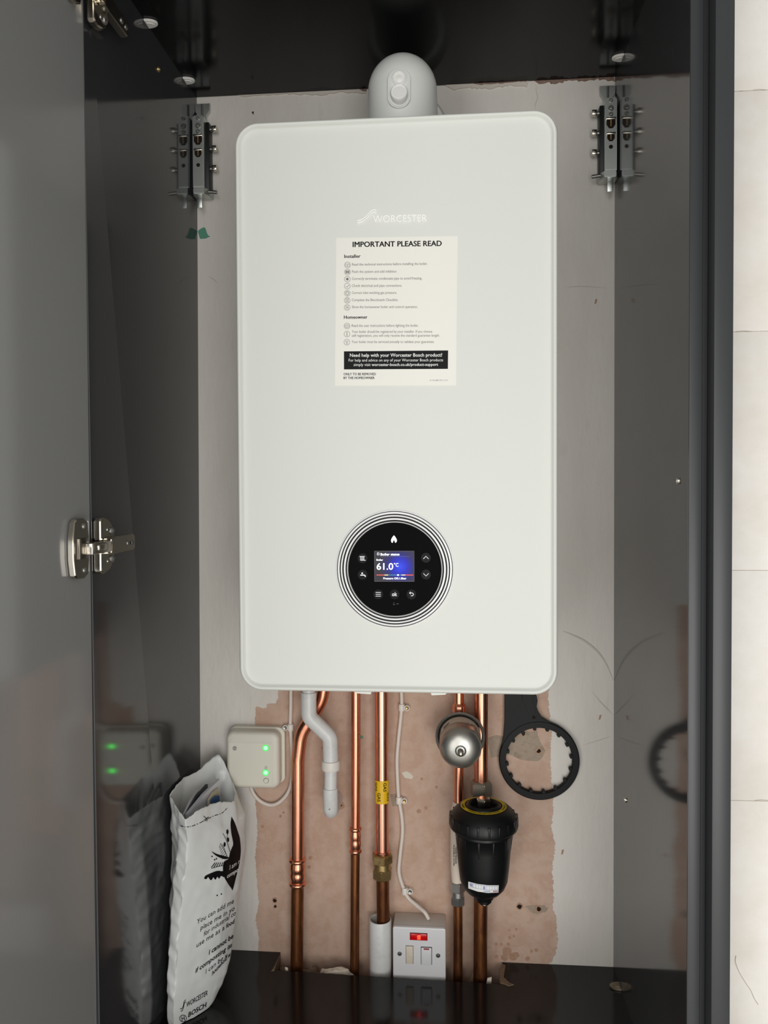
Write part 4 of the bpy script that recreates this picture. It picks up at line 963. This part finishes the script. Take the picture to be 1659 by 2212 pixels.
# grip ribs on the cap
for k in range(20):
    a_ = 2 * math.pi * k / 20 + 0.12
    d = Vector((math.cos(a_), math.sin(a_), 0)); u = Vector((-d.y, d.x, 0))
    bm = bmesh.new(); bm_box(bm, -0.0018, 0.0018, -0.0022, 0.0012, -0.0275, -0.0125, 0.0010)
    for v in bm.verts:
        s_ = 0
        v.co = Vector((fx_, Yf, ztop_)) + u * v.co.x + d * (rc + v.co.y - 0.0006) + Vector((0, 0, v.co.z))
    rel(t, fromb('grip_rib', bm, 'filterblk', None, 40))
rbod = rc - 0.0085
body = [(rbod - 0.004, -0.0300), (rbod + 0.0015, -0.0325), (rbod + 0.0018, -0.0372), (rbod - 0.0004, -0.0388), (rbod - 0.0022, -0.060), (rbod - 0.0045, -0.088), (rbod - 0.0072, -0.112), (rbod - 0.0115, -0.1225), (0.0250, -0.1300), (0.0165, -0.1335), (0.0150, -0.1400), (0.0120, -0.1420), (0.0, -0.1420)]
bo = rel(t, lathe('housing', body, (fx_, Yf, ztop_), (0, 0, 1), 'filterblk', None, 72, 50))
for k in range(12):
    a_ = 2 * math.pi * k / 12 - 1.78
    d = Vector((math.cos(a_), math.sin(a_), 0)); u = Vector((-d.y, d.x, 0))
    bm = bmesh.new(); bm_box(bm, -0.0020, 0.0020, -0.0020, 0.0016, -0.064, -0.0385, 0.0012)
    for v in bm.verts:
        s_ = (-0.0385 - v.co.z) / 0.0255
        v.co = Vector((fx_, Yf, ztop_)) + u * v.co.x * (1 - 0.45 * s_) + d * (rbod - 0.0004 - 0.0026 * s_ + v.co.y * (1.1 - 0.7 * s_)) + Vector((0, 0, v.co.z))
    rel(t, fromb('body_rib', bm, 'filterblk', None, 40))
rel(t, cyl('drain_plug', (fx_ + 0.001, Yf, ztop_ - 0.1500), (fx_ + 0.001, Yf, ztop_ - 0.1415), 0.0074, 'nickel', None, 20, 0.0006))
rel(t, cyl('drain_collar', (fx_ + 0.001, Yf, ztop_ - 0.1465), (fx_ + 0.001, Yf, ztop_ - 0.1400), 0.0108, 'rubber', None, 20, 0.0006))
rel(t, tube('rear_port', [Vector((fx_, Yf + rc - 0.012, ztop_ - 0.060)), Vector((xx(1039, 1830, Yr), Yr - 0.004, ztop_ - 0.060))], 0.013, 'filterblk', None, 20))
bb_ = bvh_of(bo)
lp = [(1012, 1904), (1031, 1909), (1054, 1912), (1076.8, 1912), (1076.3, 1927.5), (1054, 1928.4), (1032, 1925.4), (1012, 1918.6)]
lab = SD('service_label', poly_px(lp), bb_, 'wink', t, 0.0005, 4)
if lab:
    cells = [stroke_px([(1016, 1906.6), (1031, 1910.6), (1054, 1913.6), (1074.6, 1913.6)], 0.6), stroke_px([(1017, 1914.6), (1032, 1919.2), (1054, 1922.2), (1074.6, 1922.2)], 0.6)]
    for k in range(11):
        x = 1017 + k * 5.7; y = 1906.9 + 6.8 * (1 - (1 - k / 10.0) ** 2)
        cells.append(stroke_px([(x, y), (x, y + 8.2)], 0.6))
    SD('label_grid', merge_px(*cells), bb_, 'blueprint', lab, 0.0009, 2)
    SD('label_grid', merge_px(poly_px([(1015.5, 1908), (1021.5, 1909.8), (1021.5, 1914.6), (1016, 1912.8)]), poly_px([(1043.5, 1914), (1048, 1914.6), (1048, 1921.6), (1043.5, 1921)])), bb_, 'blueprint', lab, 0.0009, 2)
    SD('label_lettering', text_px('BOSCH', (1065, 1926.2), (1075, 1926.2), 2.8, 0.02), bb_, 'redprint', lab, 0.0009, 1)
    SD('label_lettering', text_px('WORCESTER', (1044.5, 1925.8), (1058.6, 1926.2), 2.4, 0.01), bb_, 'blueprint', lab, 0.0009, 1)
# tiny print running round the yellow ring
rb2 = bvh_of([c for c in t.children if c.name.startswith('label_ring')][0])
def ring_text(s, a0, a1, r):
    V_, F_ = text2d(s, 0.02, 1); xa = min(v[0] for v in V_); xb = max(v[0] for v in V_); out = []
    for x, y in V_:
        an = math.radians(a0 + (a1 - a0) * (x - xa) / (xb - xa)); rr_ = r + (y / CAP - 0.5) * 0.0030
        out.append(Vector((fx_ + math.cos(an) * rr_, Yf + math.sin(an) * rr_, ztop_ + 0.0016)))
    bm = bmesh.new(); vs = [bm.verts.new(p) for p in out]
    for q in F_:
        try: bm.faces.new([vs[i] for i in q])
        except ValueError: pass
    rel(t, fromb('ring_lettering', bm, 'ink'))
ring_text('DEPRESSURISE BEFORE OPENING', 318, 222, 0.0316)
ring_text('WARNING', 205, 175, 0.0316); ring_text('CLOSE VALVES', 5, -35, 0.0316)

# ------------------------------------------------------------------ black filter spanner hanging on the wall
Ys = -0.016
sc0 = P(1165.3, 1644.7, Ys); k2 = (Ys - CAM.y) / FPX
t = thing('filter_spanner', 'black plastic ring spanner with toothed opening hanging against the wall', 'spanner'); t.location = (sc0.x, 0, sc0.z - 86 * k2); bpy.context.view_layer.update()
Ro, Ri = 85.8 * k2, 71.0 * k2
S2 = lambda px, py: (P(px, py, Ys).x, P(px, py, Ys).z)
bm = bmesh.new(); N = 96; rings = []
for k in range(N):
    a_ = 2 * math.pi * k / N; d = Vector((math.cos(a_), 0, math.sin(a_)))
    rings.append([bm.verts.new(Vector((sc0.x, 0, sc0.z)) + d * r + Vector((0, y, 0))) for r, y in ((Ri, -0.004), (Ri, -0.0125), (Ri + 0.0008, -0.0135), (Ro - 0.0015, -0.0135), (Ro, -0.0120), (Ro, -0.0045), (Ro - 0.001, -0.004))])
for k in range(N):
    a_, b_ = rings[k], rings[(k + 1) % N]
    for i in range(7): bm.faces.new((a_[i], b_[i], b_[(i + 1) % 7], a_[(i + 1) % 7]))
rel(t, fromb('ring', bm, 'rubber', None, 40))
for k in range(16):
    a_ = 2 * math.pi * (k + 0.35) / 16; d = Vector((math.cos(a_), 0, math.sin(a_))); u = Vector((-d.z, 0, d.x))
    o2 = [(-0.0030, 0.0012), (0.0030, 0.0012), (0.0026, -0.0032), (0.0012, -0.0042), (-0.0012, -0.0042), (-0.0026, -0.0032)]
    rel(t, prism('tooth', o2, -0.0045, -0.0130, lambda p, q, y: Vector((sc0.x, y, sc0.z)) + d * (Ri + q) + u * p, 'rubber', None, 0.0005))
hp = [(1090.5, 1404), (1090.5, 1560), (1088, 1592), (1081.5, 1625), (1090, 1612), (1104, 1590), (1124, 1574), (1146, 1566), (1168, 1565), (1200, 1570), (1214, 1576), (1190, 1563), (1172, 1552), (1164, 1540), (1160, 1528), (1162, 1515), (1160, 1505), (1152, 1498), (1150, 1404)]
rel(t, prism('handle', [S2(*p) for p in hp], -0.004, -0.0128, XYZ, 'rubber', None, 0.0008))
rel(t, prism('rib', [S2(*p) for p in ((1126, 1404), (1128, 1512), (1144, 1548), (1150, 1555), (1157, 1553), (1158, 1545), (1151, 1512), (1150, 1404))], -0.012, -0.0155, XYZ, 'rubber', None, 0.0006))
c = P(1153, 1549.6, -0.0155)
rel(t, lathe('hang_hole', [(0, 0.0004), (0.0024, 0.0004), (0.0028, 0.0)], c, (0, -1, 0), 'hole', None, 16))

# ------------------------------------------------------------------ polythene bag with papers
bagT = thing('document_bag', 'white plastic bag printed with black leaves standing in the lower left corner', 'bag')
def solve(px_at, Y, Z):
    """world point at depth Y and height Z whose photo column follows px_at(row)"""
    X = -0.34
    for _ in range(12):
        x, y = proj((X, Y, Z)); X += (px_at(y) - x) * (Y - CAM.y) / FPX
    return Vector((X, Y, Z))
def table(*rows):
    def f(y):
        if y <= rows[0][0]: return rows[0][1]
        for (a, b), (c, d) in zip(rows[:-1], rows[1:]):
            if y <= c: return b + (d - b) * (y - a) / (c - a)
        return rows[-1][1]
    return f
fL = table((1690, 366), (1785, 361), (1850, 361), (1920, 359.5), (2000, 351), (2060, 346), (2120, 342), (2165, 342), (2212, 349), (2260, 358))
fC1 = table((1690, 392), (1785, 389), (1850, 382), (1920, 375), (2000, 370.5), (2060, 366.5), (2120, 364), (2165, 364), (2260, 368))
fC2 = table((1690, 408), (1785, 408), (1850, 404), (1920, 396), (2000, 388), (2060, 384), (2120, 381), (2165, 379), (2260, 379))
fR = table((1690, 499), (1735, 507), (1785, 513), (1850, 520), (1920, 514), (1960, 510), (2000, 505.5), (2060, 498), (2100, 489), (2120, 481), (2165, 459), (2212, 422), (2240, 405))
Zb = 0.0012
rim_px = {'L': (364, 1716, -0.150), 'C1': (389, 1752, -0.178), 'C2': (402, 1770, -0.186), 'M1': (430, 1748, -0.165), 'M2': (464, 1733, -0.130), 'R': (506, 1729, -0.092), 'BR': (499, 1686, -0.050), 'BP': (472, 1630, -0.034), 'BL': (424, 1668, -0.062), 'LB': (367, 1694, -0.120)}
rim = {k: P(*v) for k, v in rim_px.items()}
NL = 84
cols = {k: [] for k in rim_px}
for i in range(NL + 1):
    t_ = i / NL
    Z = Zb + t_ * 0.262
    lean = 0.012 * t_
    yc = -0.196 + lean; 
    c2 = solve(fC2, yc, Z); c1 = solve(fC1, yc + 0.006, Z); L_ = solve(fL, yc + 0.040, Z)
    R1 = solve(fR, -0.098 - 0.050 * max(0, 1 - t_ / 0.30) ** 1.5, Z)
    m1 = c2.lerp(R1, 0.36) + Vector((0.005, -0.007, 0)) * (0.4 + 0.6 * math.sin(math.pi * t_))
    m2 = c2.lerp(R1, 0.70) + Vector((0.006, -0.010, 0)) * (0.4 + 0.6 * math.sin(math.pi * t_))
    bR = R1 + Vector((0.004 - 0.02 * (1 - t_), 0.030, 0)); bP = R1 * 0.55 + L_ * 0.45 + Vector((0.0, 0.052, 0)); bP.z = Z
    bL = L_.lerp(bP, 0.5) + Vector((-0.006, 0.012, 0)); lB = L_ + Vector((0.002, 0.024, 0))
    for k, p in (('L', L_), ('C1', c1), ('C2', c2), ('M1', m1), ('M2', m2), ('R', R1), ('BR', bR), ('BP', bP), ('BL', bL), ('LB', lB)):
        p.x = max(p.x, XL(p.y, p.z) + 0.0015); p.y = min(p.y, -0.003); cols[k].append(p)
names = ['L', 'C1', 'C2', 'M1', 'M2', 'R', 'BR', 'BP', 'BL', 'LB']
for k in names:      # carry each fold on up to its own point of the torn mouth
    base = cols[k][-1]; nxt = rim[k]
    for j in range(1, 19):
        s_ = j / 18; p = base.lerp(nxt, s_); cols[k].append(p)
NR = len(cols['L']); loops = []
sub = 10
for i in range(NR):
    ring = [cols[k][i] for k in names]; out = []; n = len(ring)
    for a_ in range(n):
        p0, p1, p2, p3 = ring[a_ - 1], ring[a_], ring[(a_ + 1) % n], ring[(a_ + 2) % n]
        for j in range(sub):
            u_ = j / sub
            cr_ = 0.5 * ((2 * p1) + (p2 - p0) * u_ + (2 * p0 - 5 * p1 + 4 * p2 - p3) * u_ * u_ + (3 * p1 - p0 - 3 * p2 + p3) * u_ ** 3)
            ln = p1.lerp(p2, u_); w_ = 0.15 if names[a_] in ('C1', 'L') else 0.55
            out.append(ln.lerp(cr_, w_))
    loops.append(out)
# creases and dents
from mathutils import noise
nr = len(loops[0])
for i, L_ in enumerate(loops):
    cx_ = sum((p for p in L_), Vector()) / nr
    for j, p in enumerate(L_):
        d = (p - cx_); d.z = 0; d.normalize()
        side = names[j // sub] in ('L', 'C1')
        amp = 0.0016 if not side else 0.0036
        if i >= NR - 18: amp *= 1.3
        f_ = noise.noise(Vector((p.x * 22, p.y * 22, p.z * (30 if not side else 42))))
        q_ = Vector((p.x * 30 + 3, p.y * 30, p.z * 55 + p.x * 40))
        f2 = 1 - 2.6 * abs(noise.noise(q_))                      # sharp creases
        f3 = 1 - 2.4 * abs(noise.noise(Vector((p.x * 45, p.y * 45 + 9, p.z * 26 - p.y * 50))))
        p += d * (amp * f_ + amp * (0.40 if side else 0.50) * f2 + amp * 0.35 * f3)
        if i > NR - 8: p.z += 0.0022 * noise.noise(Vector((j * 0.9, i * 0.3, 2.2)))
        p.x = max(p.x, XL(p.y, p.z) + 0.001); p.y = min(p.y, -0.002)
bagm = loft('bag_skin', loops, 'bag', None, True, False, 45)
sol = bagm.modifiers.new('thickness', 'SOLIDIFY'); sol.thickness = 0.0006; sol.offset = -1
bagT.location = (bagm.data.vertices[0].co.x, -0.15, 0); bpy.context.view_layer.update()
rel(bagT, bagm); bpy.context.view_layer.update()
bv = bvh_of(bagm)
def BG(name, VF, m='bagink', off=0.0007, cuts=3): return SD(name, VF, bv, m, bagT, off, cuts)
up = (0.12, -1)
for s_, pl_, pr_, cap, bd in (('You can add me', (424.5, 1996.5), (504, 1950.5), 10.5, 0.0), ('place me in yo', (432.4, 2009.5), (506, 1966), 10.5, 0.0), ('for industrial co', (439.5, 2022.5), (508, 1976), 10.5, 0.0),
        ('use me as a', (423.5, 2047), (484, 2008), 10.5, 0.0), ('food', (487, 2006), (505, 1994.5), 10.5, -0.024), ('I cannot be', (450.5, 2062.5), (503, 2026), 10.8, -0.024),
        ('if composting isn', (421.5, 2102), (503, 2043), 10.5, -0.024), ('I can be v', (443.5, 2103.8), (490, 2066.5), 10.5, 0.0), ('household w', (457, 2108), (497, 2064.5), 10.5, -0.024),
        ('WORCESTER', (401.6, 2176), (447.6, 2149), 11.0, -0.02), ('BOSCH', (405.8, 2197.5), (444.6, 2174.5), 10.5, -0.03)):
    BG('bag_lettering', text_px(s_, pl_, pr_, cap, bd, up), cuts=2)
for o_ in (0, 5.0):
    BG('bag_swoosh', stroke_px(curve_px([(388.5 + o_ * 0.3, 2179 + o_), (393, 2178 + o_), (396, 2171 + o_), (397.5, 2163 + o_), (401, 2159.5 + o_ * 0.8)], 4), 1.3))
BG('bag_emblem', merge_px(ring_px(395, 2199.6, 6.6, 7.8, 24), stroke_px([(391.8, 2195.6), (393.2, 2204.8)], 1.4), stroke_px([(397, 2194.4), (398.4, 2203.4)], 1.4), stroke_px([(392.6, 2200.4), (397.8, 2198.8)], 1.4)))
# dashed cutting line and scissors
dl = curve_px([(391, 1783.5), (403, 1786), (414, 1784.5), (430, 1778), (448, 1769), (463, 1762), (478, 1757), (486, 1750), (491, 1744.5)], 6)
for k in range(0, len(dl) - 2, 2): BG('cutting_line', stroke_px(dl[k:k + 2] if k % 6 else dl[k:k + 3], 1.3), cuts=1)
BG('scissors_print', merge_px(stroke_px([(440, 1763.5), (447.5, 1770)], 1.3), stroke_px([(450, 1764.5), (443.5, 1769.5)], 1.3), ring_px(441.6, 1771.6, 1.4, 2.1, 12), ring_px(446, 1772.2, 1.2, 1.9, 12), stroke_px([(438.4, 1763), (442, 1765)], 0.8)))
# black leaf picture
def CL(name, pts, m='bagink', off=0.0007): return BG(name, poly_px(curve_px(pts + [pts[0]], 4)[:-1]), m, off, 4)
CL('leaf_print', [(499.5, 1764), (506, 1776), (513, 1796), (517.5, 1812), (519.5, 1838), (517, 1862), (513, 1880), (509, 1896), (502, 1922), (498.5, 1918), (490, 1906), (483, 1892), (481, 1876), (483, 1862), (493, 1855), (496, 1842), (500, 1832), (503, 1822), (499, 1800), (497.4, 1780)])
CL('leaf_print', [(496.5, 1853), (486, 1856), (473, 1852), (463, 1846), (456.4, 1839), (464, 1843), (472, 1846), (484, 1849)])
CL('leaf_print', [(487, 1880), (478, 1882), (470, 1881), (455, 1886), (443, 1892), (440.8, 1898), (446, 1898.5), (449, 1894.5), (454, 1901), (458, 1899), (460, 1895), (465, 1900), (469, 1894), (473, 1898), (477, 1892), (484, 1894)])
for k in range(5):
    BG('leaf_print', stroke_px([(456 + k * 5.4, 1874 - k * 0.8), (464 + k * 4.2, 1863.5 - k * 0.2)], 1.6))
BG('leaf_print', stroke_px(curve_px([(456, 1876), (466, 1873), (484, 1869)], 4), 1.0))
for k in range(7):
    y = 1822 + k * 4.2; BG('leaf_print', stroke_px([(476 + k * 2.2, y), (473.2 + k * 1.0, y + 9)], 0.8))
    BG('leaf_print', stroke_px([(476 + k * 2.2, y), (484 + k * 1.2, y + 7)], 0.8))
BG('leaf_print', stroke_px(curve_px([(481, 1800), (487, 1812), (492, 1826), (496, 1840)], 4), 1.1))
BG('leaf_print', stroke_px(curve_px([(491, 1802), (489.6, 1812), (491.4, 1818)], 4), 0.9))
for cx_, cy_, r_ in ((490.6, 1797, 3.4), (492, 1814, 3.2), (484.6, 1824, 3.2)):
    BG('leaf_print', poly_px(circ(cx_, cy_, r_ * 0.75, 12, r_ * 1.6)))
for cx_, cy_ in ((468.6, 1934), (477.8, 1931), (457.5, 1850), (463, 1857), (467, 1855)): BG('leaf_print', poly_px(circ(cx_, cy_, 1.6, 10)))
BG('bag_lettering', text_px('I am r', (494.5, 1879), (516, 1864.5), 10.5, 0.0, up), 'wink', 0.0011, 2)
BG('bag_lettering', text_px('compo', (488.8, 1897), (513, 1882), 9.0, 0.018, up), 'wink', 0.0011, 2)
# leaflets standing in the bag, each a thin folded booklet along the bag's length
ddir = (rim['R'] - rim['C2']); ddir.z = 0; ddir.normalize(); nrm = Vector((-ddir.y, ddir.x, 0))
def booklet(label, m, pl_, pr_, th, drop=0.16):
    a_ = P(*pl_); b_ = P(*pr_)
    n_ = Vector((-(b_ - a_).y, (b_ - a_).x, 0)).normalized() * th
    lo = Vector((0, 0, -drop)); mid = (a_ + b_) / 2 + Vector((0, 0, 0.003))
    bm = bmesh.new(); F_ = [a_, mid, b_, b_ + lo, a_ + lo]
    f1 = [bm.verts.new(p) for p in F_]; f2 = [bm.verts.new(p + n_) for p in F_]
    bm.faces.new(f1); bm.faces.new(f2[::-1])
    for i in range(5): bm.faces.new((f1[i], f2[i], f2[(i + 1) % 5], f1[(i + 1) % 5]))
    o = fromb('leaflet', bm, m); tag(o, label, 'leaflet', 'papers inside the plastic bag'); return o
booklet('dark covered leaflet at the back of the plastic bag', 'bookdark', (406, 1750, -0.150), (449, 1694, -0.082), 0.004)
booklet('pale grey leaflet standing in front of the dark one in the bag', 'booklet', (398, 1758, -0.160), (428, 1706, -0.104), 0.002)
booklet('thick white leaflet with the tallest corner in the bag', 'booklet', (406, 1759, -0.161), (475, 1683, -0.082), 0.005)
booklet('beige leaflet nearest the cream receiver in the bag', 'bookbeige', (452, 1728, -0.122), (472, 1702, -0.092), 0.003)
booklet('blue edged leaflet at the right of the bag mouth', 'bookblue', (457, 1728, -0.120), (474, 1719, -0.098), 0.002)

# ------------------------------------------------------------------ scraps in the floor notch
def crumple(name, label, c, sx_, sy_, sz_, m, seed, sub_=3, cat='debris'):
    bm = bmesh.new(); bmesh.ops.create_icosphere(bm, subdivisions=sub_, radius=1.0)
    for v in bm.verts:
        n1 = noise.noise(v.co * 1.7 + Vector((seed, 0, 0))); n2 = noise.noise(v.co * 4.5 + Vector((0, seed, 0)))
        r_ = 1 + 0.40 * n1 + 0.30 * abs(n2) * (1 if n2 > 0 else -1)
        v.co = Vector((v.co.x * sx_ * r_, v.co.y * sy_ * r_, v.co.z * sz_ * r_)) + c
    o = fromb(name, bm, m, None, 20); tag(o, label, cat); return o
crumple('crumpled_tissue', 'crumpled white tissue stuffed beside the thin pipe in the notch', P(725, 2098, -0.040) + Vector((0, 0, -0.006)), 0.027, 0.010, 0.010, 'tissue', 3.1)
crumple('plaster_lump', 'brown plaster lump at the foot of the left copper pipe', P(672, 2098, -0.026) + Vector((0, 0, -0.012)), 0.018, 0.012, 0.016, 'rubble', 8.4)
crumple('plaster_lump', 'grey plaster lump in the left corner of the floor notch', P(620, 2094, -0.022) + Vector((0, 0, -0.012)), 0.016, 0.012, 0.014, 'rubble', 5.2)
def scrap(label, pts, Y, m, th=0.0012):
    o = prism('card_scrap', [(P(x, y, Y).x, P(x, y, Y).z) for x, y in pts], Y, Y - th, XYZ, m); tag(o, label, 'debris'); return o
scrap('torn card scrap leaning between the two right-hand pipes', [(1012, 2120), (1022, 2099), (1040, 2114), (1042, 2128), (1014, 2128)], -0.022, 'card')
scrap('small folded paper scrap beside the thick right-hand pipe', [(1053, 2112), (1062, 2110), (1061, 2126), (1050, 2127)], -0.050, 'chipw')
scrap('white splinter beside the foot of the left copper pipe', [(616, 2088), (622, 2090), (624, 2108), (618, 2108)], -0.046, 'chipw')
